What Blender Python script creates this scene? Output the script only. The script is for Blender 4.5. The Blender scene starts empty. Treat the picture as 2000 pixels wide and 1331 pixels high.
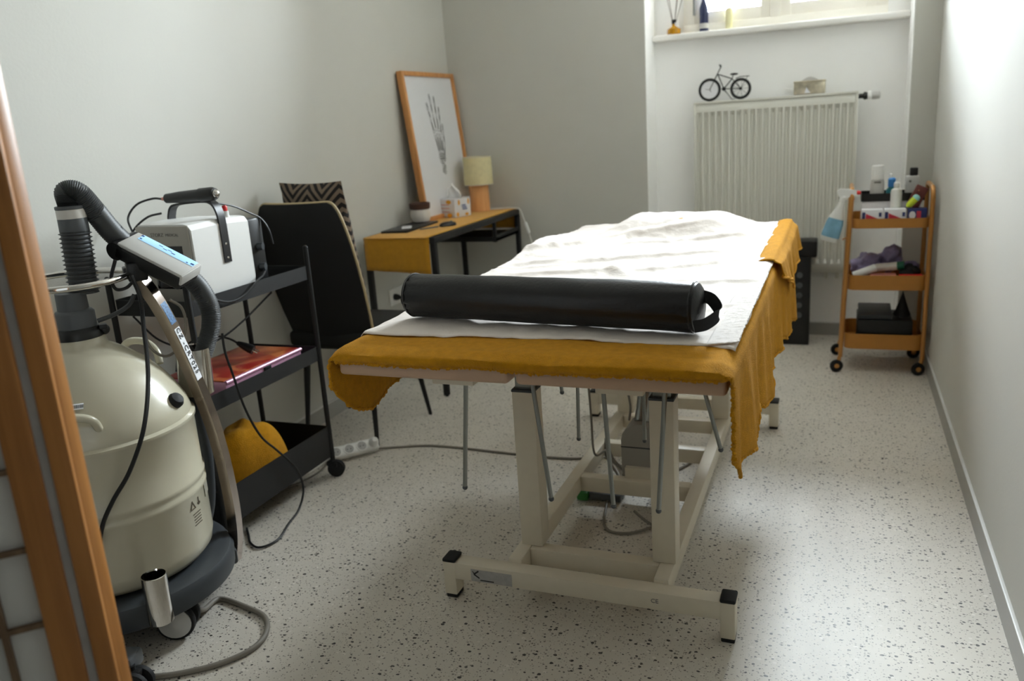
import bpy, bmesh, math, random
from mathutils import Vector, Matrix, noise
random.seed(4)
PI = math.pi
V = Vector
SC = bpy.context.scene
COL = SC.collection

# ------------------------------------------------------------------ camera
def make_camera():
    yaw, pitch, roll, f = 0.389095399, 0.259210206, -0.067422419, 1597.98
    cy, sy, cp, sp = math.cos(yaw), math.sin(yaw), math.cos(pitch), math.sin(pitch)
    fw = V((-sy*cp, cy*cp, -sp)); rt = V((cy, sy, 0)); up = rt.cross(fw)
    r2 = rt*math.cos(roll)+up*math.sin(roll); u2 = -rt*math.sin(roll)+up*math.cos(roll)
    cd = bpy.data.cameras.new('camera'); co = bpy.data.objects.new('camera', cd); COL.objects.link(co)
    m = Matrix((r2, u2, -fw)).transposed().to_4x4(); m.translation = V((0, 0, 1.30)); co.matrix_world = m
    cd.sensor_width = 36; cd.lens = f/2000*36; cd.clip_start = .02
    cd.dof.use_dof = True; cd.dof.focus_distance = 1.95; cd.dof.aperture_fstop = 3.2
    SC.camera = co
make_camera()
# ------------------------------------------------------------------ light
def make_world():
    w = bpy.data.worlds.new('overcast_sky'); SC.world = w; w.use_nodes = True
    nt = w.node_tree; n = nt.nodes; n.clear()
    out = n.new('ShaderNodeOutputWorld'); bg = n.new('ShaderNodeBackground')
    tc = n.new('ShaderNodeTexCoord'); sx = n.new('ShaderNodeSeparateXYZ'); cr = n.new('ShaderNodeValToRGB')
    mp = n.new('ShaderNodeMath'); mp.operation = 'MULTIPLY_ADD'; mp.inputs[1].default_value = .5; mp.inputs[2].default_value = .5
    nt.links.new(tc.outputs['Generated'], sx.inputs[0]); nt.links.new(sx.outputs['Z'], mp.inputs[0])
    nt.links.new(mp.outputs[0], cr.inputs[0])
    e = cr.color_ramp.elements
    e[0].position = .44; e[0].color = (.45, .45, .44, 1)
    e[1].position = .56; e[1].color = (.86, .94, 1.0, 1)
    nt.links.new(cr.outputs[0], bg.inputs[0]); bg.inputs[1].default_value = 40.0
    nt.links.new(bg.outputs[0], out.inputs[0])
make_world()
def portal():
    l = bpy.data.lights.new('window_portal', 'AREA'); l.shape = 'RECTANGLE'; l.size = .95; l.size_y = 1.25
    l.cycles.is_portal = True
    o = bpy.data.objects.new('window_portal', l); COL.objects.link(o)
    o.location = (-.34, 5.055, 2.36); o.rotation_euler = (-PI/2, 0, 0)
portal()
SC.view_settings.view_transform = 'Standard'; SC.view_settings.look = 'None'
SC.view_settings.exposure = 1.54; SC.view_settings.gamma = 1; SC.view_settings.use_curve_mapping = False
SC.cycles.use_denoising = True; SC.cycles.max_bounces = 14; SC.cycles.diffuse_bounces = 9; SC.cycles.sample_clamp_indirect = 12

# ------------------------------------------------------------------ materials
def lin(c):
    return tuple((x/255/12.92 if x/255 <= .04045 else ((x/255+.055)/1.055)**2.4) for x in c)
def mat(name, rgb, rough=.6, metal=0., var=0., vscale=20., bump=0., bscale=200., spec=.5, coat=0., trans=0., sheen=0., emit=0.):
    m = bpy.data.materials.new(name); m.use_nodes = True
    nt = m.node_tree; b = nt.nodes['Principled BSDF']; c = lin(rgb)
    b.inputs['Base Color'].default_value = (*c, 1); b.inputs['Roughness'].default_value = rough
    b.inputs['Metallic'].default_value = metal; b.inputs['Specular IOR Level'].default_value = spec
    b.inputs['Coat Weight'].default_value = coat; b.inputs['Transmission Weight'].default_value = trans
    b.inputs['Sheen Weight'].default_value = sheen
    if emit:
        b.inputs['Emission Color'].default_value = (*c, 1); b.inputs['Emission Strength'].default_value = emit
    tc = nt.nodes.new('ShaderNodeTexCoord')
    if var:
        nz = nt.nodes.new('ShaderNodeTexNoise'); nz.inputs['Scale'].default_value = vscale; nz.inputs['Detail'].default_value = 4
        nt.links.new(tc.outputs['Object'], nz.inputs['Vector'])
        cr = nt.nodes.new('ShaderNodeValToRGB'); el = cr.color_ramp.elements
        el[0].position = .3; el[1].position = .7
        el[0].color = (*[x*(1-var) for x in c], 1); el[1].color = (*[min(1, x*(1+var)) for x in c], 1)
        nt.links.new(nz.outputs['Fac'], cr.inputs[0]); nt.links.new(cr.outputs[0], b.inputs['Base Color'])
    if bump:
        nz = nt.nodes.new('ShaderNodeTexNoise'); nz.inputs['Scale'].default_value = bscale; nz.inputs['Detail'].default_value = 3
        nt.links.new(tc.outputs['Object'], nz.inputs['Vector'])
        bp = nt.nodes.new('ShaderNodeBump'); bp.inputs['Strength'].default_value = bump; bp.inputs['Distance'].default_value = .004
        nt.links.new(nz.outputs['Fac'], bp.inputs['Height']); nt.links.new(bp.outputs[0], b.inputs['Normal'])
    return m
def floor_mat():
    m = mat('speckled_vinyl', (206, 200, 189), .44, var=.05, vscale=3)
    nt = m.node_tree; b = nt.nodes['Principled BSDF']; base = b.inputs['Base Color'].links[0].from_socket
    tc = [n for n in nt.nodes if n.type == 'TEX_COORD'][0]
    cur = base
    for sc, thr, dark, keep in ((66, .36, (58, 55, 52), .52), (105, .38, (112, 106, 99), .42), (50, .30, (220, 214, 205), .5), (150, .38, (146, 139, 130), .32)):
        vo = nt.nodes.new('ShaderNodeTexVoronoi'); vo.inputs['Scale'].default_value = sc
        mp = nt.nodes.new('ShaderNodeMapping'); mp.inputs['Location'].default_value = (sc*.13, sc*.07, 0); mp.inputs['Scale'].default_value = (1, 1.25, 1)
        nz = nt.nodes.new('ShaderNodeTexNoise'); nz.inputs['Scale'].default_value = sc*1.6
        mx0 = nt.nodes.new('ShaderNodeMix'); mx0.data_type = 'VECTOR'; mx0.inputs['Factor'].default_value = .006
        nt.links.new(tc.outputs['Object'], mp.inputs[0]); nt.links.new(mp.outputs[0], nz.inputs['Vector'])
        nt.links.new(mp.outputs[0], mx0.inputs[4]); nt.links.new(nz.outputs['Color'], mx0.inputs[5]); nt.links.new(mx0.outputs[1], vo.inputs['Vector'])
        lt = nt.nodes.new('ShaderNodeMath'); lt.operation = 'LESS_THAN'
        sp = nt.nodes.new('ShaderNodeSeparateXYZ'); nt.links.new(vo.outputs['Color'], sp.inputs[0])
        mm = nt.nodes.new('ShaderNodeMath'); mm.operation = 'MULTIPLY'; mm.inputs[1].default_value = thr
        nt.links.new(sp.outputs['X'], mm.inputs[0]); nt.links.new(vo.outputs['Distance'], lt.inputs[0]); nt.links.new(mm.outputs[0], lt.inputs[1])
        gt = nt.nodes.new('ShaderNodeMath'); gt.operation = 'GREATER_THAN'; gt.inputs[1].default_value = keep
        nt.links.new(sp.outputs['Y'], gt.inputs[0])
        an = nt.nodes.new('ShaderNodeMath'); an.operation = 'MULTIPLY'
        nt.links.new(lt.outputs[0], an.inputs[0]); nt.links.new(gt.outputs[0], an.inputs[1])
        mx = nt.nodes.new('ShaderNodeMix'); mx.data_type = 'RGBA'
        nt.links.new(an.outputs[0], mx.inputs['Factor']); nt.links.new(cur, mx.inputs[6]); mx.inputs[7].default_value = (*lin(dark), 1)
        cur = mx.outputs[2]
    nt.links.new(cur, b.inputs['Base Color'])
    return m
def glass_mat(name, tint=(1, 1, 1), fac=.06):
    m = bpy.data.materials.new(name); m.use_nodes = True; nt = m.node_tree; nt.nodes.clear()
    o = nt.nodes.new('ShaderNodeOutputMaterial'); t = nt.nodes.new('ShaderNodeBsdfTransparent'); g = nt.nodes.new('ShaderNodeBsdfGlossy')
    t.inputs[0].default_value = (*tint, 1); g.inputs['Roughness'].default_value = .03
    fr = nt.nodes.new('ShaderNodeFresnel'); fr.inputs[0].default_value = 1.45
    mx = nt.nodes.new('ShaderNodeMixShader'); nt.links.new(fr.outputs[0], mx.inputs[0]); nt.links.new(t.outputs[0], mx.inputs[1]); nt.links.new(g.outputs[0], mx.inputs[2])
    nt.links.new(mx.outputs[0], o.inputs[0]); return m
def wood_mat(name, a, b_, scale=(60, 60, 3), rough=.45):
    m = mat(name, a, rough); nt = m.node_tree; b = nt.nodes['Principled BSDF']
    tc = [n for n in nt.nodes if n.type == 'TEX_COORD'][0]
    mp = nt.nodes.new('ShaderNodeMapping'); mp.inputs['Scale'].default_value = scale
    nz = nt.nodes.new('ShaderNodeTexNoise'); nz.inputs['Scale'].default_value = 1; nz.inputs['Detail'].default_value = 5; nz.inputs['Distortion'].default_value = .6
    cr = nt.nodes.new('ShaderNodeValToRGB'); cr.color_ramp.elements[0].position = .3; cr.color_ramp.elements[1].position = .72
    cr.color_ramp.elements[0].color = (*lin(b_), 1); cr.color_ramp.elements[1].color = (*lin(a), 1)
    nt.links.new(tc.outputs['Object'], mp.inputs[0]); nt.links.new(mp.outputs[0], nz.inputs['Vector']); nt.links.new(nz.outputs['Fac'], cr.inputs[0])
    nt.links.new(cr.outputs[0], b.inputs['Base Color']); return m
def pattern_mat(name, build, rough=.8):
    """build(nt, coord socket) -> fac socket, colour a, colour b"""
    m = mat(name, (128, 128, 128), rough); nt = m.node_tree; b = nt.nodes['Principled BSDF']
    tc = [n for n in nt.nodes if n.type == 'TEX_COORD'][0]
    fac, ca, cb = build(nt, tc.outputs['Object'])
    mx = nt.nodes.new('ShaderNodeMix'); mx.data_type = 'RGBA'; nt.links.new(fac, mx.inputs['Factor'])
    mx.inputs[6].default_value = (*lin(ca), 1); mx.inputs[7].default_value = (*lin(cb), 1)
    nt.links.new(mx.outputs[2], b.inputs['Base Color']); return m
def mnode(nt, op, a, b=None, c=None):
    n = nt.nodes.new('ShaderNodeMath'); n.operation = op
    for i, v in enumerate((a, b, c)):
        if v is None: continue
        if isinstance(v, (int, float)): n.inputs[i].default_value = v
        else: nt.links.new(v, n.inputs[i])
    return n.outputs[0]
def chevron(nt, co):
    s = nt.nodes.new('ShaderNodeSeparateXYZ'); nt.links.new(co, s.inputs[0])
    pp = mnode(nt, 'PINGPONG', mnode(nt, 'ADD', s.outputs['X'], 5.0), .078)
    v = mnode(nt, 'MULTIPLY_ADD', pp, 1.0, s.outputs['Z'])
    fr = mnode(nt, 'FRACT', mnode(nt, 'MULTIPLY', v, 27.0))
    return mnode(nt, 'GREATER_THAN', fr, .5), (30, 25, 24), (125, 108, 92)

M = {}
M['wall'] = mat('matt_grey_wall_paint', (199, 198, 191), .85, var=.015, vscale=2, bump=.08, bscale=90)
M['dark_wall'] = mat('bounce_absorbing_dark_wall', (92, 86, 80), .8)  # dark tone made up to soak up bounce light behind the camera
M['niche'] = mat('white_niche_paint', (250, 250, 249), .8, var=.01, vscale=2, bump=.05, bscale=90)
M['ceil'] = mat('white_ceiling_paint', (236, 236, 233), .9)
M['floor'] = floor_mat()
M['skirt'] = mat('grey_vinyl_skirting', (158, 156, 150), .4, var=.03, vscale=8)
M['skirt_lip'] = mat('pale_skirting_lip', (205, 205, 202), .35)
M['winframe'] = mat('cream_window_paint', (246, 242, 232), .45)
M['sill'] = mat('white_sill_paint', (240, 239, 235), .35)
M['glass'] = glass_mat('clear_window_glass', (.97, .98, .98))
M['cream'] = mat('cream_powder_coat', (218, 209, 190), .4, var=.02, vscale=30)
M['beige_vinyl'] = mat('beige_upholstery_vinyl', (196, 164, 138), .45, var=.03, vscale=30, bump=.1, bscale=400)
M['black_vinyl'] = mat('black_bolster_vinyl', (19, 19, 21), .36, var=.1, vscale=40, bump=.18, bscale=130)
M['black_web'] = mat('black_webbing', (17, 17, 18), .75, bump=.3, bscale=900)
M['gold_cloth'] = mat('mustard_terry_cloth', (203, 143, 26), .95, var=.10, vscale=60, bump=.9, bscale=420, spec=.08, sheen=.08)
M['gold_flat'] = mat('mustard_cotton', (208, 152, 46), .9, var=.06, vscale=40, bump=.3, bscale=600, spec=.1, sheen=.25)
M['sheet'] = mat('white_disposable_sheet', (231, 222, 215), .8, var=.06, vscale=6, bump=.35, bscale=70, spec=.2)
M['terry'] = mat('white_terry_fringe', (238, 232, 228), .95, bump=.12, bscale=300, spec=.1)
M['steel'] = mat('zinc_steel', (150, 152, 148), .35, metal=.9)
M['chrome'] = mat('chrome', (215, 212, 208), .08, metal=1.)
M['chrome_soft'] = mat('brushed_chrome', (176, 164, 156), .16, metal=1., var=.05, vscale=30)
M['motor'] = mat('grey_motor_housing', (158, 154, 146), .5)
M['black_metal'] = mat('black_powder_coat', (19, 19, 20), .55, var=.08, vscale=60)
M['black_plastic'] = mat('black_plastic', (18, 18, 19), .4)
M['black_soft'] = mat('black_rubber', (14, 14, 15), .7)
M['dark_grey'] = mat('dark_grey_plastic', (52, 56, 60), .45)
M['mid_grey'] = mat('mid_grey_plastic', (84, 87, 90), .5)
M['hose'] = mat('grey_ribbed_hose', (66, 68, 69), .5)
M['ivory'] = mat('ivory_enamel', (192, 186, 165), .25, var=.02, vscale=6, coat=.3)
M['white_plastic'] = mat('white_plastic', (232, 232, 230), .4)
M['lgrey_plastic'] = mat('light_grey_plastic', (200, 199, 196), .45)
M['dev_front'] = mat('grey_device_front', (172, 168, 160), .5)
M['screen_black'] = mat('black_glass_screen', (9, 9, 10), .08)
M['screen_blue'] = mat('lit_blue_display', (160, 205, 240), .3, emit=.22)
M['ink_blue'] = mat('blue_ink', (40, 75, 140), .6)
M['ink_black'] = mat('black_ink', (18, 18, 20), .6)
M['ink_grey'] = mat('grey_ink', (110, 108, 104), .6)
M['ink_brown'] = mat('brown_ink', (84, 74, 58), .6)
M['label_white'] = mat('white_label', (235, 236, 240), .45)
M['label_blue'] = mat('blue_label', (58, 104, 150), .4, var=.5, vscale=160)
M['label_grey'] = mat('silver_label', (172, 170, 168), .4, var=.1, vscale=90)
M['red'] = mat('red_plastic', (214, 40, 40), .35)
M['pine'] = wood_mat('orange_pine', (192, 132, 70), (158, 102, 48), (50, 50, 2.5), .4)
M['pine_dark'] = wood_mat('brown_lattice_wood', (132, 106, 82), (104, 82, 62), (80, 80, 6), .5)
M['oak'] = wood_mat('orange_oak_frame', (212, 154, 94), (188, 128, 72), (70, 70, 5), .5)
M['lamp_wood'] = wood_mat('peach_lamp_wood', (232, 178, 120), (216, 156, 98), (90, 90, 4), .5)
M['shade'] = mat('pale_olive_lampshade', (218, 208, 164), .85, var=.06, vscale=40)
M['paper'] = mat('rice_paper', (222, 224, 226), .85, var=.03, vscale=9)
M['paper_strip'] = mat('grey_hinge_tape', (186, 188, 192), .7, var=.12, vscale=25)
M['poster'] = mat('white_poster_paper', (222, 223, 226), .5)
M['chair_black'] = mat('black_chair_leatherette', (18, 18, 18), .75, bump=.1, bscale=300)
M['piping'] = mat('beige_piping', (186, 166, 128), .6)
M['chevron'] = pattern_mat('chevron_velvet', chevron, .9)
M['gold_metal'] = mat('ochre_cart_paint', (182, 124, 52), .4, var=.03, vscale=20)
M['copper_metal'] = mat('ochre_tube_paint', (186, 130, 66), .3, metal=.25)
M['rad'] = mat('white_radiator_enamel', (222, 221, 212), .35)
M['socket'] = mat('white_socket_plastic', (235, 235, 232), .35)
M['cable_grey'] = mat('grey_cable', (128, 122, 112), .5)
M['cable_white'] = mat('white_cable', (222, 220, 214), .45)
M['cable_black'] = mat('black_cable', (15, 15, 16), .45)
M['cover_red'] = None
M['pink'] = mat('pink_satin_edge', (214, 160, 188), .3, metal=.3)
M['brown_lid'] = mat('dark_brown_lid', (72, 44, 34), .5)
M['stone'] = mat('pale_ceramic', (214, 210, 204), .4)
M['tissue'] = mat('white_tissue', (240, 240, 240), .9)
M['yellow_print'] = mat('amber_print', (226, 164, 40), .6)
M['amber'] = mat('amber_liquid', (230, 170, 30), .15, trans=.5)
M['navy'] = mat('navy_glass', (44, 52, 88), .2)
M['candle'] = mat('pale_yellow_wax', (242, 236, 188), .5)
M['reed'] = mat('grey_reed', (120, 112, 104), .7)
M['tin'] = mat('gold_silver_tin', (196, 188, 166), .3, metal=.6, var=.25, vscale=26)
M['clear'] = glass_mat('clear_plastic', (.92, .93, .93))
M['frost'] = mat('translucent_white_plastic', (226, 226, 222), .35)
M['spray_label'] = mat('teal_label', (126, 174, 200), .45, var=.2, vscale=14)
M['sky_blue'] = mat('bright_blue_plastic', (60, 140, 215), .35)
M['maroon'] = mat('maroon_packet', (112, 56, 50), .5)
M['lime'] = mat('lime_tube', (206, 226, 60), .4)
M['mint'] = mat('mint_cap', (150, 210, 205), .4)
M['purple'] = mat('purple_film', (146, 136, 176), .35, var=.25, vscale=30)
M['green'] = mat('green_plastic', (10, 92, 68), .4)
M['pinkbox'] = mat('pink_carton', (206, 136, 124), .6)
M['navy_card'] = mat('navy_card', (42, 52, 110), .5)
M['redcard'] = mat('crimson_card', (204, 54, 76), .5)
M['teal'] = mat('teal_plastic', (40, 120, 130), .3)
M['green_lever'] = mat('green_lever', (50, 120, 50), .5)
def cover(nt, co):
    nz = nt.nodes.new('ShaderNodeTexNoise'); nz.inputs['Scale'].default_value = 7; nz.inputs['Distortion'].default_value = 1.5
    nt.links.new(co, nz.inputs['Vector'])
    return mnode(nt, 'MULTIPLY_ADD', nz.outputs['Fac'], 5., -2.2), (150, 40, 32), (190, 112, 66)
M['cover'] = pattern_mat('red_orange_cover_print', cover, .3)

# ------------------------------------------------------------------ mesh helpers
class MB:
    def __init__(s): s.bm = bmesh.new()
    def box(s, x0, x1, y0, y1, z0, z1, bev=0., seg=2):
        return s.obox(V(((x0+x1)/2, (y0+y1)/2, (z0+z1)/2)), (V((1, 0, 0)), V((0, 1, 0)), V((0, 0, 1))), (x1-x0, y1-y0, z1-z0), bev, seg)
    def obox(s, c, ax, d, bev=0., seg=2):
        c = V(c); vs = []
        for i in (-1, 1):
            for j in (-1, 1):
                for k in (-1, 1):
                    vs.append(s.bm.verts.new(c+ax[0]*(i*d[0]/2)+ax[1]*(j*d[1]/2)+ax[2]*(k*d[2]/2)))
        F = [(0, 1, 3, 2), (4, 6, 7, 5), (0, 4, 5, 1), (2, 3, 7, 6), (0, 2, 6, 4), (1, 5, 7, 3)]
        fs = [s.bm.faces.new([vs[i] for i in f]) for f in F]
        bmesh.ops.recalc_face_normals(s.bm, faces=fs)
        if bev:
            es = list({e for f in fs for e in f.edges})
            bmesh.ops.bevel(s.bm, geom=es, offset=bev, segments=seg, profile=.5, affect='EDGES')
        return s
    def loft(s, rings, caps=True, closed=True):
        rv = [[s.bm.verts.new(p) for p in r] for r in rings]; n = len(rv[0])
        for a, b in zip(rv, rv[1:]):
            for i in range(n if closed else n-1):
                j = (i+1) % n
                s.bm.faces.new((a[i], a[j], b[j], b[i]))
        if caps and closed:
            s.bm.faces.new(rv[0][::-1]); s.bm.faces.new(rv[-1])
        return s
    def tube(s, pts, r, seg=8, caps=True, smooth=0, rfun=None):
        pts = [V(p) for p in pts]
        if smooth: pts = spline(pts, smooth)
        rings = []; ref = None
        for i, p in enumerate(pts):
            t = (pts[min(i+1, len(pts)-1)]-pts[max(i-1, 0)]).normalized()
            if ref is None:
                ref = V((0, 0, 1)) if abs(t.z) < .9 else V((1, 0, 0))
            a = (ref-t*ref.dot(t)).normalized(); ref = a; b = t.cross(a)
            rr = rfun(i, len(pts)) if rfun else (r[i] if isinstance(r, (list, tuple)) else r)
            rings.append([p+a*math.cos(2*PI*k/seg)*rr+b*math.sin(2*PI*k/seg)*rr for k in range(seg)])
        return s.loft(rings, caps)
    def lathe(s, prof, c=(0, 0, 0), seg=24, axis=None, caps=True):
        """prof list of (r, h) along axis"""
        az = V(axis).normalized() if axis is not None else V((0, 0, 1))
        ax = az.orthogonal().normalized(); ay = az.cross(ax); c = V(c)
        rings = [[c+az*h+ax*(r*math.cos(2*PI*k/seg))+ay*(r*math.sin(2*PI*k/seg)) for k in range(seg)] for r, h in prof]
        return s.loft(rings, caps)
    def cyl(s, a, b, r, seg=16, r2=None):
        a, b = V(a), V(b); return s.lathe([(r, 0), (r2 if r2 is not None else r, (b-a).length)], a, seg, b-a)
    def torus(s, c, axis, R, r, seg=28, sub=8, a0=0., a1=2*PI):
        az = V(axis).normalized(); ax = az.orthogonal().normalized(); ay = az.cross(ax); c = V(c)
        full = abs(a1-a0-2*PI) < 1e-6
        rings = []
        for i in range(seg+(0 if full else 1)):
            t = a0+(a1-a0)*i/seg; d = ax*math.cos(t)+ay*math.sin(t)
            rings.append([c+d*(R+r*math.cos(2*PI*k/sub))+az*(r*math.sin(2*PI*k/sub)) for k in range(sub)])
        if full: rings.append(rings[0])
        return s.loft(rings, caps=not full)
    def prism(s, poly, d):
        d = V(d); a = [V(p) for p in poly]
        return s.loft([a, [p+d for p in a]])
    def sphere(s, c, r, seg=14, rings=8, sc=(1, 1, 1)):
        c = V(c)
        R = [[c+V((sc[0]*r*math.sin(PI*j/rings)*math.cos(2*PI*k/seg), sc[1]*r*math.sin(PI*j/rings)*math.sin(2*PI*k/seg), -sc[2]*r*math.cos(PI*j/rings))) for k in range(seg)] for j in range(rings+1)]
        R[0] = [c+V((sc[0]*r*.02*math.cos(2*PI*k/seg), sc[1]*r*.02*math.sin(2*PI*k/seg), -sc[2]*r)) for k in range(seg)]
        R[-1] = [c+V((sc[0]*r*.02*math.cos(2*PI*k/seg), sc[1]*r*.02*math.sin(2*PI*k/seg), sc[2]*r)) for k in range(seg)]
        return s.loft(R)
    def grid(s, f, nu, nv):
        vs = [[s.bm.verts.new(f(i/nu, j/nv)) for j in range(nv+1)] for i in range(nu+1)]
        for i in range(nu):
            for j in range(nv):
                s.bm.faces.new((vs[i][j], vs[i+1][j], vs[i+1][j+1], vs[i][j+1]))
        return s
def spline(pts, n):
    P = [pts[0]*2-pts[1]]+list(pts)+[pts[-1]*2-pts[-2]]; out = []
    for i in range(1, len(P)-2):
        for k in range(n):
            t = k/n; a, b, c, d = P[i-1], P[i], P[i+1], P[i+2]
            out.append(.5*((2*b)+(c-a)*t+(2*a-5*b+4*c-d)*t*t+(3*b-a-3*c+d)*t**3))
    out.append(pts[-1]); return out
def root(o):
    while o.parent: o = o.parent
    return o
def smooth_mesh(me, ang=40):
    for p in me.polygons: p.use_smooth = True
    bm = bmesh.new(); bm.from_mesh(me)
    for e in bm.edges:
        if len(e.link_faces) == 2 and e.calc_face_angle(0) > math.radians(ang): e.smooth = False
    bm.to_mesh(me); bm.free()
def obj(name, mb, m, parent=None, label=None, cat=None, group=None, kind=None, solid=0., flat=False, ang=40, recalc=True):
    bm = mb.bm
    if recalc: bmesh.ops.recalc_face_normals(bm, faces=bm.faces)
    off = root(parent).location if parent else None
    if parent: bmesh.ops.translate(bm, verts=bm.verts, vec=-off)
    else:
        xs = [v.co for v in bm.verts]; lo = V([min(c[i] for c in xs) for i in range(3)]); hi = V([max(c[i] for c in xs) for i in range(3)])
        off = V(((lo.x+hi.x)/2, (lo.y+hi.y)/2, lo.z)) if kind != 'structure' else V((0, 0, 0))
        bmesh.ops.translate(bm, verts=bm.verts, vec=-off)
    me = bpy.data.meshes.new(name); bm.to_mesh(me); bm.free()
    if not flat: smooth_mesh(me, ang)
    o = bpy.data.objects.new(name, me); COL.objects.link(o); me.materials.append(M[m] if isinstance(m, str) else m)
    if parent: o.parent = parent
    else: o.location = off
    if solid:
        md = o.modifiers.new('thickness', 'SOLIDIFY'); md.thickness = solid; md.offset = 0
    return tag(o, label, cat, group, kind)
def tag(o, label=None, cat=None, group=None, kind=None):
    for k, v in (('label', label), ('category', cat), ('group', group), ('kind', kind)):
        if v: o[k] = v
    return o
def thing(name, label, cat, loc, group=None):
    o = bpy.data.objects.new(name, None); COL.objects.link(o); o.location = loc; o.empty_display_size = .1
    return tag(o, label, cat, group)
def text(name, s, size, origin, xd, yd, m, parent, ext=.0004, align='LEFT', squeeze=1., width=None, spacing=1.):
    cu = bpy.data.curves.new(name, 'FONT'); cu.body = s; cu.size = size; cu.extrude = ext; cu.align_x = align; cu.align_y = 'CENTER'; cu.resolution_u = 3; cu.space_character = spacing
    tmp = bpy.data.objects.new('tmp_text', cu); COL.objects.link(tmp)
    dg = bpy.context.evaluated_depsgraph_get(); dg.update()
    me = bpy.data.meshes.new_from_object(tmp.evaluated_get(dg)); bpy.data.objects.remove(tmp)
    if width: squeeze = width/max(v.co.x for v in me.vertices)
    xd = V(xd).normalized(); yd = V(yd); yd = (yd-xd*yd.dot(xd)).normalized(); zd = xd.cross(yd)
    mt = Matrix((xd*squeeze, yd, zd)).transposed().to_4x4(); mt.translation = V(origin)-root(parent).location
    me.transform(mt); me.name = name
    o = bpy.data.objects.new(name, me); COL.objects.link(o); o.parent = parent
    me.materials.clear(); me.materials.append(M[m]); return o
def B(*a, **k): return MB().box(*a, **k)
def copy_tree(o, parent=None):
    c = o.copy(); COL.objects.link(c); c.parent = parent
    for ch in list(o.children): copy_tree(ch, c)
    return c
def sstep(a, b, x):
    t = max(0, min(1, (x-a)/(b-a))); return t*t*(3-2*t)
def interp(tab, x):
    if x <= tab[0][0]: return tab[0][1]
    for (a, p), (b, q) in zip(tab, tab[1:]):
        if x <= b: return p+(q-p)*(x-a)/(b-a)
    return tab[-1][1]

# ------------------------------------------------------------------ room
XL, XR, YF, YP, YPR, YN, YW, ZC = -2.22, .425, -4.2, 4.68, 4.63, 4.93, 4.965, 3.05
NX0, NX1 = -1.02, .305
S = 'structure'
obj('floor', B(XL-.1, XR+.1, YF-.1, 5.06, -.1, 0), 'floor', kind=S)
obj('ceiling', B(XL-.1, XR+.1, YF-.1, 5.1, ZC, ZC+.1), 'ceil', kind=S)
obj('wall_left', B(XL-.1, XL, YF-.1, YP, 0, ZC), 'wall', kind=S)
obj('wall_right', B(XR, XR+.1, YF-.1, 5.06, 0, ZC), 'wall', kind=S)
obj('wall_front', B(XL, XR, YF-.1, YF, 0, ZC), 'dark_wall', kind=S)  # unseen wall, darkened to dim the near half of the room
obj('wall_back', B(XL-.1, NX0, YP, 5.06, 0, ZC), 'wall', kind=S)
obj('wall_back_right', B(NX1, XR, YPR, 5.06, 0, ZC), 'wall', kind=S)
WX0, WX1, WZ0, WZ1 = -.852, .197, 1.735, 2.98
obj('wall_niche', B(NX0, NX1, YN, 5.06, 0, 1.687), 'niche', kind=S)
wn = B(NX0, WX0, YW, 5.06, 1.687, ZC); wn.box(WX1, NX1, YW, 5.06, 1.687, ZC); wn.box(WX0, WX1, YW, 5.06, WZ1, ZC); wn.box(WX0, WX1, YW, 5.06, 1.687, WZ0-.01)
obj('wall_window', wn, 'niche', kind=S)
# white painted reveals of the niche
obj('trim_1', B(NX0-.001, NX0+.004, YP+.002, YN, 0, ZC), 'niche', kind=S)
obj('trim_2', B(NX1-.004, NX1+.001, YPR+.002, YN, 0, ZC), 'niche', kind=S)
obj('trim_3', B(NX0+.004, NX1-.004, 4.862, YW+.02, 1.688, 1.722, bev=.008, seg=3), 'sill', kind=S)
obj('trim_4', B(NX0+.004, NX1-.004, YN-.022, YN-.001, .0, .345, bev=.006), 'niche', kind=S)
def skirt(name, a, b, n, h=.085, t=.008):
    a, b, n = V(a), V(b), V(n); d = (b-a).normalized(); c = (a+b)/2
    o = obj(name, MB().obox(c+n*t/2+V((0, 0, h/2)), (d, n, V((0, 0, 1))), ((b-a).length, t, h)), 'skirt', kind=S)
    obj('skirting_lip', MB().obox(c+n*(t/2+.001)+V((0, 0, h+.003)), (d, n, V((0, 0, 1))), ((b-a).length, t+.002, .006), .002), 'skirt_lip', o)
skirt('baseboard_right', (XR, YF, 0), (XR, YPR, 0), (-1, 0, 0), .08)
skirt('baseboard_left', (XL, YF, 0), (XL, YP, 0), (1, 0, 0), .075)
skirt('baseboard_back', (XL, YP, 0), (NX0, YP, 0), (0, -1, 0), .075)
skirt('baseboard_niche', (NX0, YN-.022, 0), (NX1, YN-.022, 0), (0, -1, 0), .07)
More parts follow.
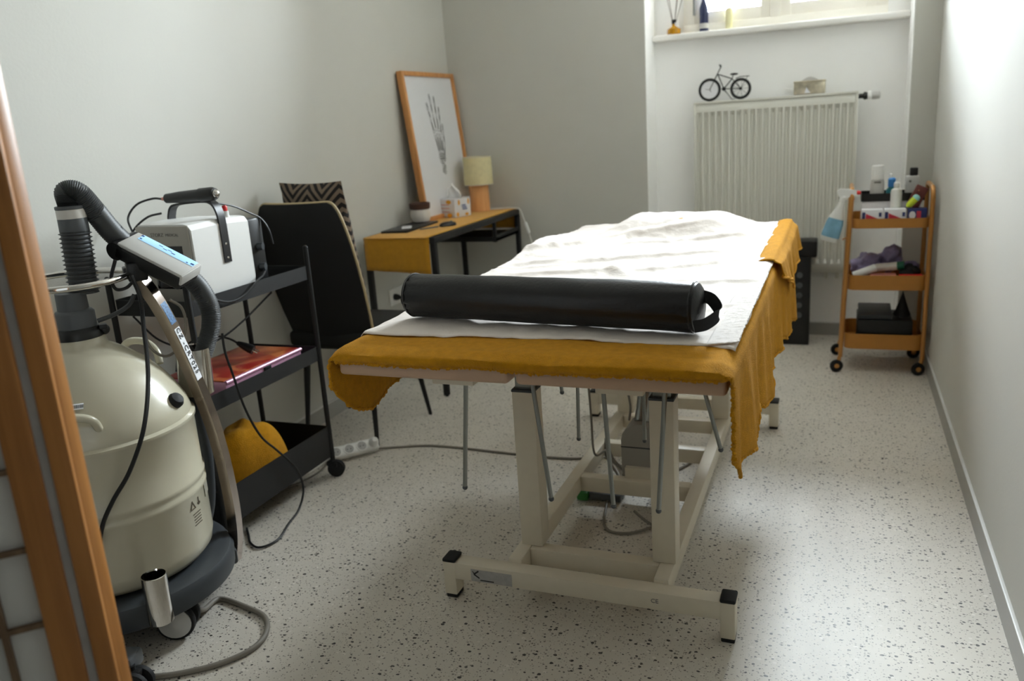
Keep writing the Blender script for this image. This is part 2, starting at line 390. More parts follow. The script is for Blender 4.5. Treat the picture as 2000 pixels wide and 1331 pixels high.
# window
def window():
    w = obj('window_1', B(WX0, WX0+.055, YW-.03, YW+.07, WZ0+.03, WZ1-.05, bev=.003).box(WX1-.055, WX1, YW-.03, YW+.07, WZ0+.03, WZ1-.05, bev=.003).box(WX0, WX1, YW-.03, YW+.07, WZ1-.05, WZ1, bev=.003).box(WX0, WX1, YW-.034, YW+.07, WZ0-.01, WZ0+.03, bev=.003).box(-.386, -.332, YW-.036, YW+.05, WZ0+.03, WZ1-.05, bev=.004), 'winframe', kind=S)
    for x0, x1 in ((WX0+.0545, -.3855), (-.3325, WX1-.0545)):
        z0, z1 = WZ0+.0295, WZ1-.0495
        st = .052
        s = obj('sash', B(x0, x0+st, YW-.02, YW+.03, z0, z1, bev=.004).box(x1-st, x1, YW-.02, YW+.03, z0, z1, bev=.004).box(x0+st, x1-st, YW-.018, YW+.028, z0, z0+.066, bev=.004).box(x0+st, x1-st, YW-.018, YW+.028, z1-.05, z1, bev=.004), 'winframe', w)
        obj('pane', B(x0+st-.004, x1-st+.004, YW+.006, YW+.01, z0+.062, z1-.046), 'glass', s)
        hx = x0+.004 if x0 < -.5 else x1-.004
        obj('hinge', MB().cyl((hx, YW-.026, z0+.05), (hx, YW-.026, z0+.14), .007, 10), 'steel', s)
    obj('latch', B(-.368, -.35, YW-.06, YW-.036, 2.28, 2.36, bev=.004), 'steel', w)
window()

# ------------------------------------------------------------------ radiator and what stands on it
def radiator():
    x0, x1, z0, z1, yf, yb = -.778, .071, .385, 1.345, 4.795, 4.875
    t = thing('radiator', 'white ribbed panel radiator on the wall under the window', 'radiator', ((x0+x1)/2, 4.84, z0))
    n = 23; w = (x1-x0-.024)/n; xs = []
    for k in range(n):
        a = x0+.012+k*w
        xs += [(a, 0), (a+w*.14, 0), (a+w*.30, 1), (a+w*.70, 1), (a+w*.86, 0)]
    xs.append((x1-.012, 0))
    def panel(yb0, sgn):
        mb = MB(); zs = [z0, z0+.05, z0+.072, z1-.078, z1-.056, z1-.006]
        rows = []
        for i, z in enumerate(zs):
            d = 1 if i in (2, 3) else 0
            rows.append([V((x, yb0+sgn*.017*e*d, z)) for x, e in xs])
        vs = [[mb.bm.verts.new(p) for p in r] for r in rows]
        for a, b in zip(vs, vs[1:]):
            for i in range(len(a)-1): mb.bm.faces.new((a[i], a[i+1], b[i+1], b[i]))
        return mb
    # flutes are pressed inwards between raised ribs
    obj('front_panel', panel(yf+.006, 1), 'rad', t, solid=.002, ang=25)
    obj('back_panel', B(x0+.012, x1-.012, yb-.008, yb, z0, z1-.01), 'rad', t)
    obj('side_panel', B(x0, x0+.012, yf, yb, z0-.002, z1-.004, bev=.003), 'rad', t)
    obj('side_panel', B(x1-.012, x1, yf, yb, z0-.002, z1-.004, bev=.003), 'rad', t)
    g = B(x0, x1, yf-.001, yf+.012, z1-.012, z1, bev=.002); g.box(x0, x1, yb-.01, yb, z1-.012, z1, bev=.002)
    for k in range(48):
        x = x0+.01+k*(x1-x0-.02)/47; g.box(x-.004, x+.004, yf+.01, yb-.008, z1-.01, z1-.002)
    obj('top_grille', g, 'rad', t)
    for x in (x0+.1, x1-.13): obj('wall_bracket', B(x, x+.03, yb, YN-.001, .9, 1.2), 'rad', t)
    obj('valve_body', MB().cyl((x1, 4.835, 1.318), (x1+.032, 4.835, 1.318), .012, 14).lathe([(.013, 0), (.021, .008), (.017, .022)], (x1+.022, 4.835, 1.318), 16, (1, 0, 0)), 'black_plastic', t, label='black valve stem')
    obj('thermostat_head', MB().lathe([(.022, 0), (.025, .004), (.025, .016), (.021, .02)], (x1+.045, 4.835, 1.318), 20, (1, 0, 0)), 'white_plastic', t)
    obj('thermostat_knob', MB().lathe([(.02, 0), (.021, .01), (.019, .036), (.012, .042)], (x1+.065, 4.835, 1.318), 16, (1, 0, 0)), 'lgrey_plastic', t)
    for x in (-.06, .0):
        obj('supply_pipe', MB().cyl((x, 4.845, .346), (x, 4.845, z0+.01), .011, 12), 'rad', t)
radiator()
def bicycle():
    y, zb = 4.835, 1.347
    t = thing('bicycle_clock', 'small black metal bicycle clock standing on the radiator', 'clock', (-.61, y, zb))
    fw, rw = V((-.695, y, zb+.06)), V((-.528, y, zb+.055))
    for c, R, nm in ((fw, .054, 'front_wheel'), (rw, .049, 'rear_wheel')):
        w = obj(nm, MB().torus(c, (0, 1, 0), R, .0078, 32, 8), 'black_plastic', t)
        if nm == 'rear_wheel':
            sp = MB()
            for k in range(9):
                a = 2*PI*k/9; sp.tube([c, c+V((math.cos(a), 0, math.sin(a)))*R], .0009, 5)
            obj('spokes', sp, 'black_metal', w)
            obj('hub', MB().cyl(c-V((0, .007, 0)), c+V((0, .007, 0)), .008, 12), 'black_metal', w)
    d = obj('dial', MB().cyl(fw+V((0, -.002, 0)), fw+V((0, .004, 0)), .05, 32), 'label_white', t)
    obj('clock_hand', MB().obox(fw+V((-.008, -.0035, .002)), (V((.97, 0, -.22)), V((0, 1, 0)), V((.22, 0, .97))), (.03, .001, .002)).obox(fw+V((.005, -.0035, -.006)), (V((.5, 0, -.86)), V((0, 1, 0)), V((.86, 0, .5))), (.016, .001, .002)), 'ink_black', d)
    P = lambda x, z: V((x, y, z))
    head, bb, seat = P(-.652, zb+.142), P(-.618, zb+.06), P(-.574, zb+.110)
    fr = MB()
    for a, b, r in ((fw, head, .0032), (head, bb, .003), (head+V((.005, 0, -.004)), seat, .003), (bb, seat, .003), (bb, rw, .0025), (seat, rw, .0025)):
        fr.tube([a, b], r, 7)
    obj('frame', fr, 'black_metal', t)
    obj('crank', MB().cyl(bb-V((0, .006, 0)), bb+V((0, .006, 0)), .011, 16).tube([bb, bb+V((.012, -.008, -.02))], .002, 6), 'black_metal', t)
    obj('handlebar', MB().tube([head, P(-.640, zb+.165), P(-.634, zb+.176)], .003, 7).tube([P(-.634, zb+.176)+V((-.004, -.03, .012)), P(-.634, zb+.174), P(-.634, zb+.176)+V((-.004, .03, .012))], .003, 7, smooth=4), 'black_metal', t)
    obj('saddle', MB().tube([seat, P(-.568, zb+.13)], .0025, 6).sphere(P(-.563, zb+.134), .02, sc=(1.1, .45, .3)), 'black_plastic', t)
    obj('luggage_rack', MB().tube([P(-.555, zb+.11), P(-.53, zb+.118), P(-.482, zb+.118)], .002, 6).tube([rw, P(-.492, zb+.117)], .0015, 6), 'black_metal', t)
    obj('stand', MB().tube([bb, P(-.575, zb+.0015)], .002, 6).tube([P(-.575, zb+.0015), P(-.56, zb+.0015)+V((0, .02, 0))], .0015, 6), 'black_metal', t)
bicycle()
def tin():
    t = thing('metal_tin', 'oblong gold and silver tin with domed lid on the radiator', 'tin', (-.17, 4.835, 1.347))
    obj('tin_box', B(-.25, -.092, 4.8, 4.865, 1.347, 1.408, bev=.005), 'tin', t)
    obj('lid', B(-.252, -.09, 4.798, 4.867, 1.406, 1.416, bev=.004), 'tin', t)
    mb = MB(); n = 12
    prof = [V((-.215+.09*k/n, 0, 1.4158+.018*math.sin(PI*k/n))) for k in range(n+1)]
    mb.prism([p+V((0, 4.81, 0)) for p in prof], (0, .045, 0))
    obj('lid_dome', mb, 'lgrey_plastic', t)
    obj('emblem', MB().prism([(-.195, 4.7995, 1.353), (-.165, 4.7995, 1.353), (-.187, 4.7995, 1.385)], (0, -.0008, 0)), 'label_white', t)
tin()
# sill things
def sill_things():
    zs = 1.7225
    t = thing('reed_diffuser', 'small glass reed diffuser with amber oil on the window sill', 'diffuser', (-.9, 4.900, zs))
    obj('bottle', MB().lathe([(.034, 0), (.038, .004), (.038, .028), (.012, .044), (.010, .058)], (-.9, 4.900, zs), 24), 'amber', t)
    obj('neck_cap', MB().lathe([(.012, .0), (.013, .003), (.013, .02), (.011, .022)], (-.9, 4.900, zs+.056), 16), 'black_plastic', t)
    for a, d in ((-.045, .0), (-.035, .02), (.018, .02), (.03, -.01), (.06, .01)):
        obj('reed', MB().tube([(-.9, 4.900, zs+.03), (-.9+a, 4.900+d, zs+.23)], .0016, 6), 'reed', t)
    obj('tag', B(-.893, -.877, 4.888, 4.890, zs+.045, zs+.062), 'label_white', t)
    t = thing('navy_bottle', 'tall navy blue bottle with pale label on the window sill', 'bottle', (-.735, 4.905, zs))
    obj('glass_body', MB().lathe([(.022, 0), (.0245, .003), (.0245, .118), (.02, .135), (.011, .16), (.0105, .215), (.012, .216), (.012, .235)], (-.735, 4.905, zs), 20), 'navy', t)
    obj('label_band', MB().lathe([(.0249, .015), (.0249, .042)], (-.735, 4.905, zs), 20, caps=False), 'lgrey_plastic', t)
    obj('cap', MB().lathe([(.0125, .0), (.0125, .03)], (-.735, 4.905, zs+.236), 16), 'black_plastic', t)
    obj('yellow_candle', MB().lathe([(.017, 0), (.018, .002), (.018, .108), (.012, .112), (.003, .111)], (-.600, 4.91, zs), 18), 'candle', label='slim pale yellow candle on the window sill', cat='candle')
sill_things()

# ------------------------------------------------------------------ black lidded box
def black_box():
    x0, x1, y0, y1 = -.285, -.135, 4.665, 4.78
    t = thing('storage_box', 'tall black lidded box with a column of round holes beside the radiator', 'box', ((x0+x1)/2, 4.72, 0))
    obj('body', B(x0, x1, y0, y1, 0, .5, bev=.004), 'black_plastic', t)
    obj('lid', B(x0-.022, x1+.03, y0-.015, y1+.008, .495, .583, bev=.008), 'black_plastic', t)
    for k in range(5):
        z = .395-.056*k
        obj('hole_ring', MB().torus((-.19, y0-.0005, z), (0, 1, 0), .0125, .004, 18, 6).cyl((-.19, y0+.001, z), (-.19, y0-.001, z), .009, 16), 'mid_grey', t)
    obj('pull_tab', MB().obox((-.225, y0-.004, .325), (V((.6, 0, .8)), V((0, 1, 0)), V((-.8, 0, .6))), (.055, .003, .01), .001), 'mid_grey', t)
black_box()

# ------------------------------------------------------------------ treatment couch
def couch():
    t = thing('treatment_couch', 'cream metal treatment couch with beige cushions in the room centre', 'couch', (-.61, 2.5, 0))
    # cushions
    for x0, x1 in ((-1.03, -.622), (-.607, -.183)):
        c = obj('leg_cushion', B(x0, x1, 1.48, 2.02, .78, .838, bev=.010, seg=4), 'beige_vinyl', t)
        obj('under_board', B(x0+.05, x1-.05, 1.55, 2.0, .772, .782), 'beige_vinyl', c)
    obj('main_cushion', B(-1.03, -.183, 2.03, 2.95, .78, .838, bev=.014, seg=4), 'beige_vinyl', t)
    obj('head_cushion', B(-1.02, -.193, 2.965, 3.46, .78, .838, bev=.014, seg=4), 'beige_vinyl', t)
    obj('face_pad', MB().torus((-.6, 3.2, .848), (0, 0, 1), .13, .04, 28, 10), 'beige_vinyl', t)
    # top frame
    obj('top_frame', B(-.84, -.74, 1.56, 3.3, .745, .768).box(-.46, -.36, 1.56, 3.3, .745, .768).box(-.84, -.36, 1.96, 2.05, .744, .767), 'cream', t)
    # feet beams
    for y in (1.84, 3.34):
        b = obj('foot_beam', B(-.98, -.235, y, y+.048, .063, .114, bev=.003), 'cream', t)
        for x in (-1.012, -.243):
            l = obj('foot_post', B(x, x+.037, y-.001, y+.049, .012, .114, bev=.003), 'cream', t)
            obj('end_cap', B(x-.001, x+.038, y-.003, y+.051, .113, .124, bev=.004), 'black_soft', l)
            obj('rubber_foot', B(x+.002, x+.036, y+.001, y+.047, 0, .014, bev=.003), 'black_soft', l)
        if y < 2:
            st = obj('maker_label', B(-.926, -.803, y-.0012, y+.001, .066, .103), 'label_grey', b)
            st2 = MB()
            for (ax_, az_), (bx_, bz_), w_ in (((-.9165, .088), (-.902, .0995), .0045), ((-.9165, .088), (-.900, .0775), .0035), ((-.921, .097), (-.914, .089), .002)):
                d_ = V((bx_-ax_, 0, bz_-az_)); l_ = d_.length; d_.normalize(); st2.obox(((ax_+bx_)/2, y-.0016, (az_+bz_)/2), (d_, V((0, 1, 0)), V((-d_.z, 0, d_.x))), (l_, .0008, w_))
            st2.box(-.898, -.857, y-.002, y-.0012, .0705, .0735)
            obj('arrow_logo', st2, 'ink_black', b)
            text('ce_mark', 'CE', .017, (-.418, y-.0004, .089), (1, 0, 0), (0, 0, 1), 'ink_grey', b)
    for x in (-.83, -.42):
        obj('base_rail', B(x, x+.04, 1.888, 3.34, .068, .124, bev=.003), 'cream', t)
    for y in (1.955, 2.455, 2.765, 3.06):
        obj('cross_bar', B(-.79, -.42, y, y+.042, .07, .123, bev=.003), 'cream', t)
    for x in (-.82, -.44):
        for y in (1.97, 3.09):
            p = obj('lifting_post', B(x, x+.064, y, y+.064, .1245, .593, bev=.003), 'cream', t)
            obj('inner_tube', B(x+.008, x+.056, y+.008, y+.056, .585, .746, bev=.003), 'steel', p, label='bare zinc inner tube')
            obj('guide_collar', B(x-.001, x+.065, y-.001, y+.065, .588, .596, bev=.002), 'dark_grey', p)
    # thin rods under the cushions
    rods = [((-.773, 1.6, .77), (-.801, 1.6, .476)), ((-.626, 1.62, .77), (-.586, 1.6, .471)), ((-.456, 1.6, .77), (-.441, 1.6, .471)), ((-.321, 1.6, .77), (-.341, 1.6, .471)),
            ((-.66, 2.08, .77), (-.668, 2.08, .42)), ((-.478, 2.08, .77), (-.478, 2.08, .43)), ((-.32, 1.9, .77), (-.249, 1.9, .498)), ((-.735, 2.1, .77), (-.718, 2.1, .55))]
    for a, b in rods:
        r = obj('hanging_rod', MB().tube([a, b], .0052, 10), 'steel', t)
        obj('rod_tip', MB().sphere(b, .0066, 10, 6), 'mid_grey', r)
    # motor and actuator
    x0, x1, z0 = -.655, -.535, .055
    prof = [V((x0, 2.5, z0)), V((x1, 2.5, z0)), V((x1, 2.5, .25))]
    for k in range(9):
        a = PI*k/8; prof.append(V(((x0+x1)/2+(x1-x0)/2*math.cos(a), 2.5, .25+.06*math.sin(a))))
    prof.append(V((x0, 2.5, .25)))
    pr = [prof[0]]
    for p in prof[1:]:
        if (p-pr[-1]).length > 1e-4: pr.append(p)
    mo = obj('motor', MB().prism(pr, (0, .1, 0)), 'motor', t)
    obj('motor_seam', B(x0-.001, x1+.001, 2.499, 2.601, .225, .229), 'dark_grey', mo)
    obj('actuator', MB().cyl((-.595, 2.55, .30), (-.59, 2.75, .55), .026, 14).cyl((-.59, 2.75, .55), (-.588, 2.82, .64), .014, 12).cyl((-.588, 2.80, .62), (-.588, 2.84, .75), .012, 10), 'steel', t)
    obj('motor_bracket', B(-.64, -.55, 2.48, 2.52, .118, .16), 'cream', t)
    obj('foot_pedal', B(-.785, -.67, 2.525, 2.61, .004, .032, bev=.006), 'mid_grey', t)
    obj('pedal_grip', B(-.825, -.785, 2.51, 2.55, .004, .036, bev=.006), 'green_lever', t, label='green lever grip')
couch()

# ------------------------------------------------------------------ cloths on the couch
def bump_h(x, y):
    h = 0
    px = sstep(-.90, -.74, x)*(1-sstep(-.44, -.26, x)); py = sstep(2.93, 3.16, y)*(1-sstep(3.30, 3.50, y))
    h += .062*px*py
    h += .030*math.exp(-((x+1.02)/.16)**2-((y-2.85)/.20)**2)
    return h
ZT = .843
def fold(x, y, cx, cy, ang, ln, wd, h):
    dx, dy = x-cx, y-cy; u = dx*math.cos(ang)+dy*math.sin(ang); v = -dx*math.sin(ang)+dy*math.cos(ang)
    return h*math.exp(-(v/wd)**2)*math.exp(-(u/ln)**4)
HEM_R = [(1.47, .66), (1.49, .645), (1.54, .598), (1.58, .602), (1.62, .61), (1.72, .588), (1.80, .582), (1.85, .625), (1.87, .628), (1.96, .59), (2.1, .55), (2.2, .552), (2.24, .59), (2.35, .57), (2.5, .58), (2.66, .56), (2.85, .53), (2.95, .50), (3.05, .515), (3.4, .46)]
HEM_L = [(1.47, .76), (1.50, .71), (1.54, .68), (1.60, .655), (1.66, .66), (1.72, .676), (1.80, .678), (1.95, .70), (2.1, .73), (3.4, .74)]
def towel():
    t = thing('mustard_towel', 'large mustard towel over the couch hanging off its near corners', 'towel', (-.6, 2.4, ZT))
    ys = []
    y = 1.466
    while y < 3.40:
        ys.append(y); y += .011 if y < 2.0 else .02
    NL, NT, NR = 8, 44, 22
    x0, x1 = -1.038, -.176
    def row(y, front=None):
        r = []
        zt = lambda x: ZT+bump_h(x, y)*.97+.0025*noise.noise(V((x*14, y*14, 0)))+(.004*noise.noise(V((x*5, y*9, 3))) if y < 1.6 else 0)
        drop = 0
        e = sstep(1.505, 1.466, y)   # roll over the front edge
        hl, hr = interp(HEM_L, y), interp(HEM_R, y)
        for i in range(NL):
            k = i/NL; z = hl+(ZT-.012-hl)*k
            r.append(V((x0-.006+.008*math.sin(y*17)*(1-k), y, z-.006*e)))
        for i in range(NT+1):
            k = i/NT; x = x0+(x1-x0)*k; c = min(1, min(k, 1-k)/.03); c = math.sqrt(1-(1-c)**2)
            r.append(V((x, y, zt(x)-.012*(1-c)-.009*e*e)))
        for i in range(1, NR+1):
            k = i/NR; z = ZT-.012+(hr-(ZT-.012))*k
            rip = (.009*math.sin(y*15+.7)+.006*math.sin(y*37+2)+.004*noise.noise(V((y*20, z*6, 1))))*k
            r.append(V((x1+.004+.012*k+rip, y+.006*math.sin(k*3+y*9)*k, z)))
        return r
    mb = MB()
    rows = []
    # front wrap rows (only across the top, hem rolled over the cushion edge)
    for dz, dy in ((-.030, .004), (-.022, -.001), (-.012, -.003)):
        r = row(1.466); rr = []
        for p in r:
            hang = p.z < ZT-.02
            w = .0025*noise.noise(V((p.x*30, dz*50, 2)))
            rr.append(V((p.x, p.y+(0 if hang else dy+w), p.z+(0 if hang else dz+.010+.004*noise.noise(V((p.x*11, 0, 5)))))) )
        rows.append(rr)
    rows += [row(y) for y in ys]
    mb.loft(rows, caps=False, closed=False)
    obj('towel_cloth', mb, 'gold_cloth', t, solid=.004, recalc=False, ang=80)
    # fuzzy stitched hem
    def hem(pts, r=.0042):
        P = spline([V(p) for p in pts], 6); m = MB()
        P = [p+V((random.uniform(-1, 1), random.uniform(-1, 1), random.uniform(-1, 1)))*.0022 for p in P]
        m.tube(P, r, 7, rfun=lambda i, n: r*random.uniform(.65, 1.25)); return m
    m = hem([rows[0][j] for j in range(NL, NL+NT+1)])
    obj('stitched_hem', m, 'gold_cloth', t)
    m = hem([rows[0][NL+NT+i] for i in range(1, NR+1, 2)]+[r[-1] for r in rows[4::3]])
    obj('stitched_hem', m, 'gold_cloth', t)
    m = hem([rows[0][i] for i in range(NL, -1, -2)]+[r[0] for r in rows[4::3]])
    obj('stitched_hem', m, 'gold_cloth', t)
towel()
def sheet():
    x0, x1, y0, y1 = -1.045, -.178, 1.598, 3.475
    mb = MB(); nu, nv = 150, 240
    def f(u, v):
        y = y0+(y1-y0)*v
        xr = x1+.004*noise.noise(V((y*9, 0, 7)))-.012*sstep(2.7, 2.95, y)
        x = x0+(xr-x0)*u
        yy = y+(.010*noise.noise(V((x*7, 3, 1)))-.022*sstep(-.25, -.178, x)+.006*math.sin(x*8) if v < .03 else 0)
        z = ZT+.0065+bump_h(x, y)
        z += .004*noise.noise(V((x*9, y*5, 0)))+.0022*noise.noise(V((x*30, y*22, 1)))+.0035*(.5-abs(noise.noise(V((x*11+y*4, y*10-x*3, 6)))))**2*4*sstep(1.6, 1.75, y)*.9
        if y > 1.80:
            k = sstep(1.8, 2.0, y)
            for cx, cy, a, ln, wd, h in ((-.78, 2.32, .25, .2, .024, .012), (-.62, 2.36, -1.0, .10, .022, .011), (-.85, 2.52, .3, .16, .024, .009), (-.55, 2.62, .45, .3, .018, .010), (-.40, 2.45, .5, .25, .02, .008),
                                         (-.9, 2.2, -.5, .1, .02, .014), (-.72, 2.15, .8, .12, .016, .010), (-.95, 2.75, .6, .14, .026, .011), (-.5, 2.95, .35, .3, .02, .010), (-.3, 3.1, 1.2, .2, .02, .007), (-.62, 3.05, .3, .2, .02, .008), (-.35, 2.2, .2, .2, .015, .005), (-.8, 2.9, .9, .15, .02, .012)):
                z += k*fold(x, y, cx, cy, a, ln, wd, h)
        hole = math.exp(-(((x+.565)/.016)**2+((y-3.16)/.022)**2)); z -= .013*hole
        # rounded over left edge
        e = sstep(x0+.022, x0, x); z -= .03*e*e
        e2 = sstep(xr-.010, xr, x); z -= .004*e2
        e3 = sstep(3.44, 3.475, y); z -= .03*e3
        if v < .004: z -= .003
        return V((x, yy, z))
    mb.grid(f, nu, nv)
    t = thing('couch_sheet', 'crumpled white sheet spread over the mustard towel on the couch', 'sheet', (-.6, 2.5, ZT))
    obj('sheet_cloth', mb, 'sheet', t, solid=.0015, recalc=True, ang=80)
    # terry edge strip on the right
    mb = MB()
    def g(u, v):
        y = 1.592+(2.32-1.592)*v; w = .055*(1-sstep(.55, 1, v))+.006
        x = -.176-w*(1-u)
        z = ZT+.0075+bump_h(x, y)+.0045*u+.004*abs(noise.noise(V((x*150, y*150, 4))))*min(1, 2.5*u)
        return V((x+.004*noise.noise(V((y*130, u*3, 0)))*u, y+.01*(u-.5)*(v < .02), z))
    mb.grid(g, 14, 150)
    obj('terry_edge', mb, 'terry', t, solid=.002, ang=80)
sheet()
def folded_cloth():
    mb = MB()
    hem = [(2.52, .812), (2.6, .79), (2.75, .755), (2.9, .715), (3.0, .675), (3.08, .70), (3.16, .735), (3.26, .735), (3.36, .75), (3.46, .745)]
    def f(u, v):
        y = 2.52+.94*v; h = interp(hem, y)
        top = ZT+bump_h(-.2, y)+.012
        if u < .3:
            k = u/.3; x = -.225+k*.05; z = top+.004*math.sin(k*3)-.004*(1-k)
        else:
            k = (u-.3)/.7; x = -.158-.017*math.cos(min(1, k*5)*PI/2)+.016*k+.006*math.sin(y*24)*k+.003*math.sin(y*61)*k; z = top-.002+(h-top)*k
        return V((x, y, z))
    mb.grid(f, 24, 60)
    t = thing('folded_mustard_cloth', 'smaller mustard cloth hanging over the far right couch corner', 'cloth', (-.17, 3, .8))
    obj('cloth_drape', mb, 'gold_cloth', t, solid=.003, recalc=False, ang=80)
    P = [f(1, v/40)+V((random.uniform(-.002, .002), 0, random.uniform(-.002, .002))) for v in range(41)]
    obj('cloth_hem', MB().tube(P, .004, 7), 'gold_cloth', t)
folded_cloth()
def bolster():
    a, b = V((-.962, 1.742, .9082)), V((-.272, 1.668, .9082)); d = (b-a).normalized(); L = (b-a).length; R = .0535
    t = thing('bolster', 'black vinyl bolster roll with strap handles lying across the couch', 'bolster', ((a.x+b.x)/2, (a.y+b.y)/2, .853))
    az = d; ax = V((0, 0, 1)); ay = az.cross(ax); rings = []
    n, seg = 40, 44
    for i in range(n+1):
        h = L*i/n; r0 = R*(1-.025*abs(2*i/n-1)**6)
        ring = []
        for k in range(seg):
            th = 2*PI*k/seg; ed = max(0, 1-min(i, n-i)/5)
            r = r0+.0030*math.sin(th*17+2*math.sin(th*3))*ed**1.5*(.4+.6*abs(math.sin(th*2.5+.4)))+.0012*noise.noise(V((h*12, math.cos(th)*2, math.sin(th)*2)))
            ring.append(a+az*h+ax*(r*math.cos(th))*(.985)+ay*(r*math.sin(th)))
        rings.append(ring)
    obj('bolster_cover', MB().loft(rings), 'black_vinyl', t, ang=60)
    for c, s in ((a, -1), (b, 1)):
        obj('end_cap', MB().lathe([(R*.97, -.001), (R*.95, .007), (R*.8, .013), (R*.45, .018), (R*.05, .0195)], c, 36, d*s), 'black_vinyl', t)
        obj('seam', MB().torus(c, d, R*.975, .0022, 40, 6), 'black_vinyl', t)
        pts = [c+d*s*.012+V((0, .022, .02))*1.0, c+d*s*.034+V((0, .02, .012)), c+d*s*.05+V((0, .0, -.010)), c+d*s*.03+V((0, -.03, -.026)), c+d*s*.006+V((0, -.046, -.030))]
        if s < 0: pts = [c+d*s*.008+V((0, -.02, .03)), c+d*s*.018+V((0, -.028, .01)), c+d*s*.018+V((0, -.028, -.012)), c+d*s*.006+V((0, -.02, -.03))]
        P = spline([V(p) for p in pts], 6); rr = []
        for i, p in enumerate(P):
            tg = (P[min(i+1, len(P)-1)]-P[max(0, i-1)]).normalized(); wv = V((.15, .35, 1)).normalized(); wv = (wv-tg*wv.dot(tg)).normalized(); nn = tg.cross(wv)
            w = .0125 if s > 0 else .008
            rr.append([p+wv*w+nn*.001, p-wv*w+nn*.001, p-wv*w-nn*.001, p+wv*w-nn*.001])
        obj('strap_handle', MB().loft(rr), 'black_web', t)
bolster()

# ------------------------------------------------------------------ black three tier trolley
def tray(mb, x0, x1, y0, y1, z0, z1, w=.003, r=.012, n=4):
    def ring(x0, x1, y0, y1, z, r):
        p = []
        for cx, cy, a in ((x1-r, y1-r, 0), (x0+r, y1-r, 1), (x0+r, y0+r, 2), (x1-r, y0+r, 3)):
            for k in range(n+1):
                t = (a+k/n)*PI/2; p.append(V((cx+r*math.cos(t), cy+r*math.sin(t), z)))
        return p
    i = w
    mb.loft([ring(x0+i, x1-i, y0+i, y1-i, z0+i, r), ring(x0+i, x1-i, y0+i, y1-i, z1, r), ring(x0, x1, y0, y1, z1, r), ring(x0, x1, y0, y1, z0, r)], caps=True)
    return mb
BT = (-2.135, -1.815, 1.885, 2.505)
def black_trolley():
    x0, x1, y0, y1 = BT
    t = thing('black_utility_trolley', 'black three-tier metal trolley against the left wall', 'trolley', ((x0+x1)/2, (y0+y1)/2, 0))
    for z0, z1 in ((.792, .842), (.478, .532), (.085, .21)):
        obj('tray', tray(MB(), x0+.012, x1-.004, y0+.004, y1-.004, z0, z1), 'black_metal', t)
    for x in (x0+.004, x1-.006):
        for y in (y0+.002, y1-.002):
            p = obj('post', MB().cyl((x, y, .075), (x, y, .908), .0095, 14), 'black_metal', t)
            obj('post_cap', MB().sphere((x, y, .908), .0098, 12, 6), 'black_soft', p)
            c = obj('caster', MB().cyl((x, y, .05), (x, y, .078), .009, 10).obox((x, y, .052), (V((1, 0, 0)), V((0, 1, 0)), V((0, 0, 1))), (.05, .03, .022), .006), 'black_plastic', t)
            obj('wheel', MB().lathe([(.02, -.014), (.033, -.011), (.033, -.003), (.028, 0), (.033, .003), (.033, .011), (.02, .014)], (x+.012, y, .0335), 20, (.35, -.94, 0)), 'black_soft', c)
black_trolley()
